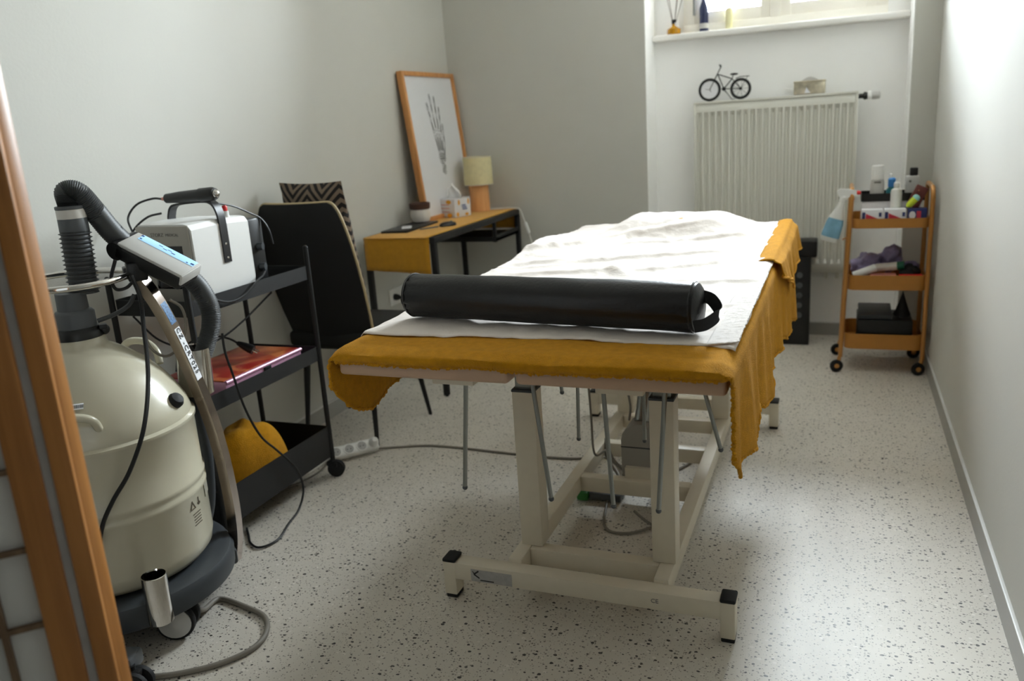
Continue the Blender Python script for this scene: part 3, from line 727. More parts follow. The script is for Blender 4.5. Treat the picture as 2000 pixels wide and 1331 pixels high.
def shockwave_unit():
    x0, x1, y0, y1, z0, z1 = -2.062, -1.842, 1.97, 2.235, .797, 1.066
    t = thing('therapy_device', 'white box-shaped therapy device with black carrying handle on the black trolley', 'medical device', ((x0+x1)/2, 2.1, z0))
    # body with sloped top and rounded belly
    prof = [V((x0, 0, z0)), V((x1-.03, 0, z0)), V((x1-.008, 0, z0+.02)), V((x1, 0, z0+.06)), V((x1, 0, z1-.02)), V((x1-.012, 0, z1-.004)), V((x1-.03, 0, z1)), V((x0+.012, 0, z1)), V((x0, 0, z1-.012))]
    mb = MB(); mb.loft([[V((p.x, y0, p.z)) for p in prof], [V((p.x+.002, y0+.12, p.z+.004*(p.z > .9))) for p in prof], [V((p.x, y1, p.z-.004*(p.z > .9))) for p in prof]])
    obj('housing', mb, 'white_plastic', t, ang=30)
    f = obj('front_panel', B(x0+.002, x1-.008, y0-.006, y0+.001, z0+.01, z1-.005, bev=.004), 'dev_front', t)
    obj('display', B(-2.005, -1.882, y0-.0075, y0-.005, .865, 1.0, bev=.001), 'screen_black', f)
    text('device_name', 'STORZ', .0165, (-2.0, y0-.0062, 1.035), (1, 0, 0), (0, 0, 1), 'ink_grey', f)
    text('device_name', 'MEDICAL', .0125, (-1.94, y0-.0062, 1.0345), (1, 0, 0), (0, 0, 1), 'ink_grey', f)
    obj('rear_panel', B(x0, x1-.004, y1-.001, y1+.075, z0+.01, z1-.02, bev=.006), 'black_plastic', t)
    for z in (.95, .88): obj('rear_socket', MB().cyl((x1-.006, y1+.04, z), (x1+.012, y1+.045, z), .013, 14), 'dark_grey', t)
    # strap handle
    ys = 2.108
    path = [(x1+.003, .925), (x1+.003, 1.04), (x1-.002, 1.088), (x1-.02, 1.116), (-1.90, 1.1225), (-2.0, 1.116), (-2.028, 1.106), (-2.041, 1.08), (-2.043, 1.066)]
    rr = []; P = spline([V((a, ys, b)) for a, b in path], 5)
    for i, p in enumerate(P):
        tg = (P[min(i+1, len(P)-1)]-P[max(0, i-1)]).normalized(); nn = tg.cross(V((0, 1, 0)))
        rr.append([p+V((0, .016, 0))+nn*.0035, p-V((0, .016, 0))+nn*.0035, p-V((0, .016, 0))-nn*.0035, p+V((0, .016, 0))-nn*.0035])
    h = obj('carry_handle', MB().loft(rr), 'black_plastic', t)
    for z in (.94, .985):
        obj('screw', MB().lathe([(.0045, 0), (.0035, .0015), (.001, .002)], (x1+.0066, ys, z), 12, (1, 0, 0)), 'chrome', h)
    obj('filler_post', MB().lathe([(.012, 0), (.011, .022)], (x1-.028, 2.165, z1-.004), 16), 'white_plastic', t)
    obj('red_cap', MB().lathe([(.0085, 0), (.009, .012), (.006, .018), (.001, .019)], (x1-.028, 2.165, z1+.018), 16), 'red', t, label='red cap')
    # handpiece lying in the handle
    t2 = thing('handpiece', 'black cylindrical handpiece resting on the handle of the white therapy device', 'handpiece', (-1.95, 2.1, 1.12))
    a, b = V((-2.045, 2.10, 1.136)), V((-1.838, 2.096, 1.146)); d = (b-a).normalized(); L = (b-a).length
    obj('grip', MB().lathe([(.010, 0), (.0155, .004), (.0165, .03), (.0185, .06), (.0195, .13), (.0195, L-.062), (.022, L-.06), (.022, L-.01), (.018, L)], a, 24, d), 'black_plastic', t2)
    obj('applicator_tip', MB().sphere(b+d*.001, .0135, 14, 8), 'chrome', t2)
    obj('hose_nipple', MB().cyl(a-d*.016, a, .0055, 10), 'pinkbox', t2)
    obj('handpiece_cable', MB().tube([a-d*.016, a-d*.06+V((0, 0, .004)), a+V((-.11, -.02, -.015)), a+V((-.125, -.05, -.055)), a+V((-.09, -.075, -.10)), a+V((-.045, -.10, -.16)), a+V((-.02, -.11, -.23))], .0035, 8, smooth=7), 'cable_black', t2)
    obj('air_cable', MB().tube([(-2.045, 2.07, 1.092), (-2.065, 2.03, 1.085), (-2.085, 1.99, 1.055), (-2.09, 1.955, 1.01), (-2.09, 1.945, .95)], .0035, 8, smooth=7), 'cable_black', t2)
    obj('rear_cable', MB().tube([(x1-.03, 2.125, 1.115), (x1-.02, 2.2, 1.095), (x1-.01, 2.27, 1.062), (x1+.0, 2.305, 1.04), (x1+.014, 2.32, 1.0), (x1+.02, 2.325, .95)], .003, 8, smooth=7), 'cable_black', t2)
shockwave_unit()
def trolley_load():
    # flat pink-edged book/case on the middle tray
    t = thing('picture_book', 'large pink-edged case with a red and orange cover on the middle trolley tray', 'book', (-1.96, 2.2, .482))
    obj('case', B(-2.10, -1.838, 2.005, 2.42, .4815, .545, bev=.006), 'pink', t)
    obj('cover', B(-2.098, -1.848, 2.01, 2.416, .5445, .550, bev=.002), 'cover', t)
    obj('edge_tube', MB().cyl((-1.839, 2.008, .5435), (-1.839, 2.418, .5435), .007, 12), 'pink', t)
    obj('clasp', B(-1.84, -1.8315, 2.2, 2.235, .52, .54, bev=.002), 'black_plastic', t)
    # plug lying on it
    t = thing('power_lead', 'black power lead with two-pin plug lying on the red cover', 'cable', (-1.93, 2.15, .55))
    obj('plug', MB().lathe([(.007, 0), (.010, .01), (.014, .03), (.0165, .05), (.0165, .062)], (-1.965, 2.235, .613), 14, V((.08, .02, -.042))), 'black_plastic', t)
    for k in (-1, 1):
        a = V((-1.911, 2.2485, .5855))+V((-.003*k, .009*k, 0)); obj('pin', MB().cyl(a, a+V((.017, .004, -.009)), .0024, 8), 'chrome', t)
    obj('lead', MB().tube([(-1.963, 2.235, .612), (-1.99, 2.225, .630), (-2.03, 2.20, .645), (-2.07, 2.15, .645), (-2.095, 2.09, .61), (-2.09, 2.06, .554)], .004, 8, smooth=6), 'cable_black', t)
    # mustard towel heap on the lowest tray
    mb = MB()
    def f(u, v):
        th = 2*PI*v
        k = math.sin(PI*.5*u)
        rx, ry = .095*(1+.12*math.sin(2*th+1)+.05*math.sin(5*th)), .175*(1+.08*math.sin(3*th))
        x = -1.945+rx*k*math.cos(th); y = 2.2+ry*k*math.sin(th)
        z = .098+(.235*(1-k**6))*(1-.30*sstep(-.02, .17, y-2.2))*(1+.10*noise.noise(V((x*11, y*8, 0))))+.010*(1-k)*math.sin(x*50+y*34)+.012*noise.noise(V((x*24, y*24, 5)))*(1-k*k)
        return V((x, y, max(z, .092)))
    mb.grid(f, 26, 48)
    bmesh.ops.remove_doubles(mb.bm, verts=mb.bm.verts, dist=.0008)
    obj('mustard_towel', mb, 'gold_cloth', label='bundled mustard towel on the lowest tray of the black trolley', cat='towel', ang=80)
    # hanging black cable running down in front of the trolley to the floor
    mb = MB().tube([(-1.795, 1.98, .72), (-1.80, 1.985, .66), (-1.797, 2.0, .58), (-1.795, 2.03, .45), (-1.80, 2.09, .33), (-1.80, 2.16, .25), (-1.795, 2.24, .15), (-1.79, 2.26, .06), (-1.775, 2.2, .006), (-1.745, 2.1, .006), (-1.71, 1.99, .006), (-1.735, 1.93, .006), (-1.785, 1.945, .006), (-1.83, 1.99, .006), (-1.87, 2.03, .006)], .004, 8, smooth=8)
    obj('black_floor_cable', mb, 'cable_black', label='black cable hanging past the black trolley and looping on the floor', cat='cable')
    obj('device_lead', MB().tube([(-1.90, 1.955, .925), (-1.86, 1.945, .88), (-1.82, 1.98, .835), (-1.806, 2.05, .806), (-1.806, 2.13, .815), (-1.808, 2.2, .846), (-1.822, 2.25, .855), (-1.84, 2.29, .87)], .0035, 8, smooth=8), 'cable_black', label='thin black lead sagging under the white therapy device', cat='cable')
    # cable under the tray between top tray and shelf
    obj('slack_cable', MB().tube([(-2.12, 1.95, .775), (-2.06, 1.98, .69), (-1.98, 2.02, .655), (-1.93, 2.1, .66), (-1.9, 2.2, .70), (-1.87, 2.34, .775)], .0035, 8, smooth=8), 'cable_black', label='black cable slung beneath the top tray of the black trolley', cat='cable')
trolley_load()

# ------------------------------------------------------------------ ivory canister on wheels
CX, CY = -1.855, 1.52
LAT = V((.634, .773, 0)); DV = V((-.773, .634, 0))
def cp(lat, z, off=0.): return V((CX, CY, z))+LAT*lat+DV*off
def canister():
    t = thing('cryotherapy_machine', 'ivory canister machine with ribbed hose and chrome bar on a dark wheeled base', 'medical device', (CX, CY, 0))
    R = .246
    prof = [(.05, .172), (R-.06, .174), (R-.022, .184), (R-.006, .203), (R, .232), (R, .372), (R+.004, .378), (R+.004, .388), (R, .394), (R, .402), (R+.004, .408), (R+.004, .418), (R, .424), (R, .572), (R+.005, .577), (R+.005, .586), (R-.004, .592), (R-.004, .6), (R-.012, .626), (R-.034, .667), (R-.06, .706), (R-.095, .745), (R-.135, .778), (.08, .80), (.066, .808), (.062, .83)]
    obj('tank', MB().lathe(prof, (CX, CY, 0), 72), 'ivory', t, ang=55)
    obj('base_ring', MB().lathe([(.20, .10), (.275, .098), (.29, .108), (.293, .15), (.283, .168), (.255, .178), (.2, .17)], (CX, CY, 0), 64), 'dark_grey', t)
    for k in range(5):
        a = math.radians(-12+72*k); d = V((math.cos(a), math.sin(a), 0)); c = V((CX, CY, 0))+d*(.212 if k == 0 else .222)
        ca = obj('caster', MB().cyl(c+V((0, 0, .06)), c+V((0, 0, .104)), .012, 12).obox(c+V((0, 0, .07))+d*.014, (d, d.cross(V((0, 0, 1))), V((0, 0, 1))), (.05, .02, .06), .008), 'ivory', t)
        ax = V((-.62, .785, 0)) if k == 0 else d.cross(V((0, 0, 1)))
        ax = V((-.45, .893, 0)) if k == 0 else ax
        for s in (-1, 1):
            w = obj('wheel', MB().lathe([(.03, -.010), (.05, -.009), (.0525, -.004), (.0525, .006), (.05, .009), (.03, .009)], c+V((0, 0, .0525))+ax*(s*.022), 28, ax), 'black_soft', ca)
            h = MB().lathe([(.044, 0), (.043, .003), (.018, .004), (.015, .006), (.002, .0065)], c+V((0, 0, .0525))+ax*(s*.031), 24, ax*s)
            obj('wheel_cover', h, 'mid_grey' if k else 'lgrey_plastic', ca)
    # neck
    obj('neck_clamp', MB().lathe([(.058, .806), (.061, .815), (.061, .846), (.056, .852), (.052, .858)], (CX, CY, 0), 32).sphere(cp(-.06, .835, -.01), .011).sphere(cp(.062, .842, -.012), .014).obox(cp(.06, .852, -.02), (LAT, DV, V((0, 0, 1))), (.02, .03, .012), .003), 'black_plastic', t)
    obj('coupling', MB().lathe([(.049, .852), (.049, .896), (.044, .902), (.038, .905), (.0365, .95)], (CX, CY, 0), 32), 'mid_grey', t)
    be = [(.036, .944)]
    for k in range(14):
        z = .949+k*.0112; be += [(.0335, z), (.0345, z+.0022), (.040, z+.0048), (.0345, z+.0078)]
    be += [(.036, 1.106)]
    obj('bellows', MB().lathe(be, (CX, CY, 0), 28, V((.02, .03, 1))), 'hose', t)
    top = V((CX, CY, 0))+V((.02, .03, 1)).normalized()*1.104
    obj('hose_collar', MB().lathe([(.0345, 0), (.0355, .002), (.035, .034), (.034, .036)], top, 28), 'mid_grey', t)
    obj('collar_band', MB().lathe([(.0335, .0), (.0352, .001), (.0352, .022), (.034, .024)], top+V((0, 0, .034)), 28), 'stone', t)
    obj('collar_rim', MB().lathe([(.0345, .0), (.036, .001), (.036, .008), (.034, .009)], top+V((0, 0, .058)), 28), 'mid_grey', t)
    q = top+V((0, 0, .06))
    path = [q, q+V((0, 0, .018)), cp(.040, 1.204), cp(.064, 1.199, .0), cp(.094, 1.15, .015), cp(.13, 1.085, .03), cp(.175, 1.03, .05), cp(.225, 1.0, .075), cp(.28, .958, .085), cp(.325, .905, .08), cp(.345, .84, .07), cp(.338, .785, .06), cp(.315, .735, .052), cp(.293, .69, .05), cp(.285, .655, .05)]
    P = spline(path, 26)
    obj('ribbed_hose', MB().tube(P, .029, 18, rfun=lambda i, n: (.0295 if i % 2 else .0272)*(1-.12*sstep(.5*n, n, i))), 'hose', t, ang=80)
    # chrome bar: square tube swept along a curve in the plane of the axis
    pl = [(.288, .075), (.303, .15), (.308, .25), (.304, .38), (.293, .50), (.276, .60), (.253, .71), (.228, .81), (.204, .885), (.178, .945), (.150, .99)]
    PB = spline([V((a, b, 0)) for a, b in pl], 6)
    th = math.radians(38)
    def frame(i):
        a = PB[max(0, i-1)]; b = PB[min(len(PB)-1, i+1)]
        tg = (LAT*(b.x-a.x)+V((0, 0, b.y-a.y))).normalized(); nn = tg.cross(DV).normalized()
        if nn.dot(LAT) < 0: nn = -nn
        return tg, nn
    rings = []; face = []
    wd, hd = .034, .030
    for i, p in enumerate(PB):
        tg, nn = frame(i); c = cp(p.x, p.y)
        e1 = (nn*math.cos(th)-DV*math.sin(th)).normalized()       # normal of the bright right face
        e2 = (-nn*math.sin(th)-DV*math.cos(th)).normalized()      # normal of the left front face
        rings.append([c+e1*hd/2+e2*wd/2, c+e1*hd/2-e2*wd/2, c-e1*hd/2-e2*wd/2, c-e1*hd/2+e2*wd/2]); face.append((c, e1, e2, tg))
    bar = obj('chrome_bar', MB().loft(rings), 'chrome_soft', t, ang=25)
    def strip(i0, i1, off, w, name, m):
        rr = []
        for i in range(i0, i1+1):
            c, e1, e2, tg = face[i]; o = c+e1*(hd/2+off)
            rr.append([o+e2*w/2, o-e2*w/2, o-e2*w/2-e1*.0006, o+e2*w/2-e1*.0006])
        return obj(name, MB().loft(rr), m, bar)
    n = len(face)
    iz = lambda z: min(range(n), key=lambda i: abs(PB[i].y-z))
    a0, a1, a2 = iz(.885), iz(.822), iz(.655)
    strip(a1, a0, .0006, .026, 'blue_sticker', 'label_blue')
    strip(a2, a1-1, .0006, .026, 'white_label', 'label_white')
    s0 = face[iz(.808)]; s1 = face[iz(.668)]
    xd = ((s1[0]+s1[1]*hd/2)-(s0[0]+s0[1]*hd/2)); Lx = xd.length
    mid = face[iz(.74)]
    tx = text('inventory_number', 'CZ -CRT025', .023, s0[0]+s0[1]*(hd/2+.0016)+mid[1]*.0008, xd, -mid[2], 'ink_black', bar, width=Lx, spacing=1.2)
    # dark rear support behind the bar and rear cup
    obj('rear_support', MB().tube([cp(.20, .14, .06), cp(.245, .25, .06), cp(.262, .40, .06), cp(.258, .52, .055), cp(.245, .62, .05)], .024, 12, smooth=5), 'dark_grey', t)
    obj('bar_foot', MB().obox(cp(.265, .105, .0), (LAT, DV, V((0, 0, 1))), (.06, .09, .05), .01), 'dark_grey', t)
    for cc, dirn, L, r in ((cp(.278, .738, .05), V((-.05, -.03, -1)), .14, .048), (cp(.0545, .262, -.318), V((-.01, -.01, -1)), .135, .031)):
        dirn = dirn.normalized()
        ax = obj('holder_cup', MB().lathe([(r-.003, .004), (r-.002, 0), (r, .001), (r, L*.97), (r*.75, L), (.002, L), (.002, L-.004), (r*.7, L-.006), (r-.003, L*.9)], cc, 32, dirn, caps=False), 'chrome', t)
    obj('cup_clip', MB().obox(cp(.054, .165, -.275), (LAT, DV, V((0, 0, 1))), (.03, .04, .05), .004).obox(cp(.262, .68, .025), (LAT, DV, V((0, 0, 1))), (.03, .05, .03), .004), 'black_plastic', t)
    # horizontal ring handle
    rc = cp(.0, .981)
    obj('ring_handle', MB().torus(rc, (0, 0, 1), .148, .0085, 56, 12), 'chrome', t)
    obj('ring_bracket', MB().obox(cp(.148, .985), (LAT, DV, V((0, 0, 1))), (.03, .05, .024), .004), 'black_plastic', t)
    # carrying handles on the shoulder, cap knob, stickers
    def handle(pts, r=.0105):
        obj('shoulder_handle', MB().tube(pts, r, 12, smooth=6), 'ivory', t)
    handle([cp(-.115, .655, -.195), cp(-.10, .685, -.225), cp(-.055, .685, -.24), cp(-.01, .668, -.24), cp(.005, .625, -.215)])
    handle([cp(.09, .72, .12), cp(.115, .765, .13), cp(.16, .762, .125), cp(.185, .735, .10), cp(.188, .70, .08)])
    obj('pressure_knob', MB().lathe([(.014, 0), (.021, .006), (.022, .016), (.017, .026), (.006, .03)], cp(.187, .632, -.115), 20, (LAT*.5-DV*.45+V((0, 0, .65)))), 'black_soft', t)
    def surf(ang, z, r):   # point on the tank wall; ang measured from -DV towards LAT
        d = -DV*math.cos(ang)+LAT*math.sin(ang); return V((CX, CY, z))+d*r, d
    # barcode sticker on the cone
    p, d = surf(-.24, .694, .1945); nz = (d*.70+V((0, 0, .71))).normalized(); xd = V((0, 0, 1)).cross(d).normalized(); yd = nz.cross(xd)
    sk = obj('barcode_sticker', MB().obox(p+nz*.003, (xd, yd, nz), (.052, .017, .0012), .0004), 'label_white', t)
    bars = MB(); x = .0
    for k in range(16):
        w = random.choice((.0006, .0012)); x += w+random.choice((.0007, .0012)); bars.obox(p+nz*.0039+xd*(x-.004), (xd, yd, nz), (w, .009, .0006))
    obj('barcode', bars, 'ink_black', sk)
    # warning marks
    p, d = surf(math.radians(52), .335, R+.0006); xd = V((0, 0, 1)).cross(d).normalized(); up = V((0, 0, 1))
    def tri(o, s, th_):
        m = MB()
        c = [o+up*s, o-up*s*.6-xd*s*.85, o-up*s*.6+xd*s*.85]
        for i in range(3):
            a, b = c[i], c[(i+1) % 3]; dd = (b-a); m.obox((a+b)/2, (dd.normalized(), d.cross(dd.normalized()), d), (dd.length+th_, th_, .0008))
        return m
    wm = tri(p+up*.012-xd*.012, .013, .0028)
    wm.obox(p+up*.016+xd*.018, (xd, up, d), (.003, .022, .0008)); wm.obox(p+up*.010+xd*.018, (xd, up, d), (.012, .006, .0008))
    for k in range(5): wm.obox(p-up*(.012+.008*k)+xd*.002, (xd, up, d), (.036-.004*(k % 2), .0022, .0008))
    obj('warning_print', wm, 'ink_brown', t)
    # label block near the right edge
    p, d = surf(math.radians(74), .365, R+.0005); xd = V((0, 0, 1)).cross(d).normalized()
    lb = obj('data_label', MB().obox(p, (xd, up, d), (.05, .055, .0008)), 'ivory', t)
    dm = MB()
    for k in range(5): dm.obox(p+up*(.02-.01*k)+d*.0006, (xd, up, d), (.03+.012*(k % 2), .003, .0006))
    obj('data_print', dm, 'ink_grey', lb)
    # control console
    P1 = cp(.128, 1.061, -.02)
    D = LAT*.131+V((0, 0, -.094))+DV*-.111; L = D.length; D.normalize()
    Sx = LAT*.063+V((0, 0, .017))+DV*.06; Sx = Sx-D*Sx.dot(D); W = Sx.length; Sx.normalize(); N = D.cross(Sx)
    if N.z < 0: N = -N
    C = P1+D*L/2+Sx*W/2
    con = obj('console_body', MB().obox(C-N*.024-D*.004, (D, Sx, N), (L+.004, W, .042), .008, 3).cyl(P1-D*.002-N*.024, P1-D*.002-N*.024+Sx*W, .025, 24), 'black_plastic', t)
    obj('console_plate', MB().obox(C+N*.0005, (D, Sx, N), (L-.002, W-.004, .010), .003), 'lgrey_plastic', con)
    obj('console_end', MB().obox(C+D*(L/2-.002)-N*.012, (D, Sx, N), (.008, W-.004, .03), .003), 'lgrey_plastic', con)
    dsp = obj('display', MB().obox(C+Sx*(W*.30)+D*.006+N*.0062, (D, Sx, N), (L*.86, W*.30, .001), .0003), 'screen_blue', con)
    mk = MB()
    for dx, dy, w, h in ((-.42, .38, .008, .006), (-.40, .22, .006, .004), (.40, .24, .010, .006), (.33, .2, .005, .004), (-.12, .34, .012, .002), (.02, .33, .012, .002), (-.04, .28, .012, .002), (.09, .27, .012, .003)):
        mk.obox(C+Sx*(W*(dy))+D*(L*dx+.006)+N*.007, (D, Sx, N), (w, h, .0004))
    obj('display_icons', mk, 'ink_blue', con)
    obj('console_bracket', MB().obox(cp(.165, .985, -.02), (LAT, DV, V((0, 0, 1))), (.05, .05, .05), .006).obox(cp(.235, .945, .0), (LAT, DV, V((0, 0, 1))), (.04, .06, .03), .006), 'black_plastic', t)
    # leads of the machine
    obj('console_lead', MB().tube([cp(.115, 1.03, -.10), cp(.098, .985, -.10), cp(.105, .955, -.09), cp(.13, .952, -.07), cp(.152, .965, -.05)], .0045, 8, smooth=7), 'cable_black', t)
    obj('long_lead', MB().tube([cp(.145, .985, -.10), cp(.155, .93, -.12), cp(.15, .86, -.13), cp(.135, .74, -.19), cp(.10, .63, -.26), cp(.05, .53, -.27), cp(.0, .46, -.262), cp(-.035, .40, -.262), cp(-.055, .33, -.262)], .0055, 8, smooth=8), 'cable_black', t)
    obj('sensor_lead', MB().tube([cp(.05, .868, -.02), cp(.09, .878, -.02), cp(.13, .895, -.01), cp(.15, .92, 0)], .006, 8, smooth=6), 'hose', t)
    obj('grey_lead', MB().tube([cp(.158, .965, -.01), cp(.163, .90, 0), cp(.158, .83, .0), cp(.165, .77, 0), cp(.20, .735, .01), cp(.24, .75, .03), cp(.27, .80, .05), cp(.268, .855, .05), cp(.24, .885, .04)], .004, 8, smooth=7), 'cable_grey', t)
    obj('mains_lead', MB().tube([cp(.12, .09, -.15), cp(.16, .03, -.15), (-1.655, 1.638, .008), (-1.56, 1.628, .008), (-1.46, 1.598, .008), (-1.405, 1.53, .008), (-1.40, 1.462, .008), (-1.44, 1.392, .008), (-1.50, 1.34, .008), (-1.56, 1.305, .008), (-1.66, 1.27, .008), (-1.78, 1.24, .008)], .0075, 10, smooth=8), 'cable_grey', t)
canister()
def stand_foot():
    t = thing('equipment_stand', 'grey stand foot on a black caster behind the wooden screen', 'stand', (-1.75, 1.21, 0))
    d = V((.957, .29, 0)); e = V((-.29, .957, 0))
    obj('foot_arm', MB().obox(V((-1.70, 1.23, .078)), (d, e, V((0, 0, 1))), (.26, .06, .042), .008), 'mid_grey', t)
    c = V((-1.573, 1.243, .036))
    f = obj('caster', MB().cyl(c+V((0, 0, .01)), c+V((0, 0, .045)), .01, 10).obox(c+V((0, 0, .022)), (d, e, V((0, 0, 1))), (.05, .026, .024), .006), 'black_plastic', t)
    for s in (-1, 1):
        obj('wheel', MB().lathe([(.02, -.008), (.034, -.006), (.036, 0), (.034, .006), (.02, .008)], c+V((.012, 0, 0))+V((.3, -.954, 0))*(s*.016), 20, (.3, -.954, 0)), 'black_soft', f)
    obj('upright', MB().cyl((-1.84, 1.19, .098), (-1.84, 1.19, .75), .02, 16), 'mid_grey', t)
stand_foot()

# ------------------------------------------------------------------ folding screen in the left foreground
def folding_screen():
    t = thing('folding_screen', 'orange pine folding screen with paper panels at the left foreground edge', 'screen', (-1.1, .55, 0))
    Zt = 1.78
    E = V((-.912, .70, 0)); up = V((0, 0, 1))
    dB = V((math.cos(math.radians(192)), math.sin(math.radians(192)), 0)); dA = V((-.7071, -.7071, 0))
    nA = V((.7071, -.7071, 0))   # towards the camera side
    def panel(O, d, n, sw, th, cols, Wd):
        fr = obj('screen_panel', MB().obox(O+d*sw/2+up*(Zt/2+.01), (d, n, up), (sw, th, Zt-.02), .003).obox(O+d*(Wd-sw/2)+up*(Zt/2+.01), (d, n, up), (sw, th, Zt-.02), .003), 'pine', t)
        for z in (.08, Zt-.03):
            obj('rail', MB().obox(O+d*Wd/2+up*z, (d, n, up), (Wd-2*sw, th*.9, .05), .002), 'pine', fr)
        obj('paper', MB().obox(O+d*Wd/2+up*(Zt/2+.02)-n*.004, (d, n, up), (Wd-2*sw+.004, .002, Zt-.14)), 'paper', fr)
        for x in cols:
            obj('lattice_bar', MB().obox(O+d*x+up*(Zt/2+.02)+n*.004, (d, n, up), (.008, .010, Zt-.16)), 'pine_dark', fr)
        z = .155
        while z < Zt-.08:
            obj('lattice_bar', MB().obox(O+d*Wd/2+up*z+n*.0025, (d, n, up), (Wd-2*sw, .008, .007)), 'pine_dark', fr); z += .109
        return fr
    # panel B: only its edge stile shows
    nB = V((-dB.y, dB.x, 0)); 
    # visible right stile: a narrow post turned to the camera
    OA = E+dA*.034
    panel(OA+dA*.002, dA, nA, .036, .026, (.082, .26, .42), .50)
    panel(E+V((-.004, .012, 0)), dB, nB, .034, .026, (.17, .30), .46)
    st = obj('hinge_tape', MB().obox(E+dA*.0305+nA*.001+up*(Zt/2), (dA, nA, up), (.0115, .004, Zt-.06)), 'paper_strip', t)
    obj('edge_post', MB().obox(E+dA*.0125+up*(Zt/2), (dA, nA, up), (.0245, .022, Zt-.005), .003), 'pine', t)
folding_screen()

# ------------------------------------------------------------------ chair and cushion
def chair():
    c = V((-1.985, 3.03, 0)); ang = 0.
    ex, ey, ez = V((math.cos(ang), math.sin(ang), 0)), V((-math.sin(ang), math.cos(ang), 0)), V((0, 0, 1))
    Lp = lambda x, y, z: c+ex*x+ey*y+ez*z
    t = thing('office_chair', 'black chair with beige-piped high back beside the black trolley', 'chair', (c.x, c.y, 0))
    # backrest shell outline (half widths by height)
    hw = [(.458, .16), (.468, .184), (.50, .198), (.58, .208), (.68, .215), (.78, .217), (.88, .212), (.96, .200), (1.01, .187), (1.036, .172), (1.047, .152)]
    yb = lambda z: -.20-.105*((z-.46)/.58)-.012*math.sin(PI*(z-.46)/.58)
    def shell(off, infl):
        rows = []
        for z, w in hw:
            r = []
            for k in range(13):
                s = -1+2*k/12; x = s*w; r.append(Lp(x-.034*((z-.46)/.58), yb(z)+off+.035*s*s*infl, z))
            rows.append(r)
        return rows
    A, Bk = shell(.0, 1), shell(-.018, .95)
    mb = MB()
    rings = []
    for ra, rb in zip(A, Bk): rings.append(ra+rb[::-1])
    mb.loft(rings)
    obj('backrest', mb, 'chair_black', t, ang=50)
    out = [A[i][0] for i in range(len(A))]+A[-1][1:-1]+[A[i][-1] for i in range(len(A)-1, -1, -1)]
    obj('piping', MB().tube([p-ey*.008 for p in out], .0068, 8, smooth=3), 'piping', t)
    # seat
    mb = MB(); mb.obox(Lp(0, .0, .465), (ex, ey, ez), (.41, .45, .07), .022, 3); obj('seat', mb, 'chair_black', t)
    obj('seat_piping', MB().tube([Lp(-.19, .215, .48), Lp(0, .226, .48), Lp(.19, .215, .48), Lp(.204, .1, .48), Lp(.204, -.18, .48)], .0035, 6, smooth=4), 'chair_black', t)
    for sx in (-1, 1):
        for sy in (-1, 1):
            fx, fy = (sx*.178 if sy < 0 else sx*.222), (-.218 if sy < 0 else .195)
            obj('leg', MB().tube([Lp(sx*.155, sy*.165, .44), Lp(fx, fy, .004)], [.017, .0085], 12).lathe([(.009, 0), (.009, .006)], Lp(fx, fy, 0), 10), 'black_metal', t)
    obj('under_frame', MB().obox(Lp(0, 0, .425), (ex, ey, ez), (.34, .36, .02)), 'black_metal', t)
    # cushion
    W, Hh = .170, .31
    cu = MB()
    def f(u, v, s):
        a, b = 2*u-1, 2*v-1
        k = (1-a**4)*(1-b**4); pin = 1-.07*(1-(abs(a*b))**.8)
        x = a*W*(pin if abs(a) > .8 else 1); z = .815+b*Hh*(1-.025*(1-a*a)*(1 if b > 0 else 0))
        y = -.16-.10*((z-.5)/.62)+s*.055*k**.6
        a_ = math.radians(-9); return Lp(.0+x*math.cos(a_)-(y+.2)*math.sin(a_), -.145+x*math.sin(a_)+(y+.2)*math.cos(a_), z)
    cu.grid(lambda u, v: f(u, v, 1), 18, 24); cu.grid(lambda u, v: f(u, v, -1), 18, 24)
    bmesh.ops.remove_doubles(cu.bm, verts=cu.bm.verts, dist=.001)
    obj('throw_cushion', cu, 'chevron', label='brown and black chevron cushion standing on the black chair', cat='cushion', ang=70)
chair()

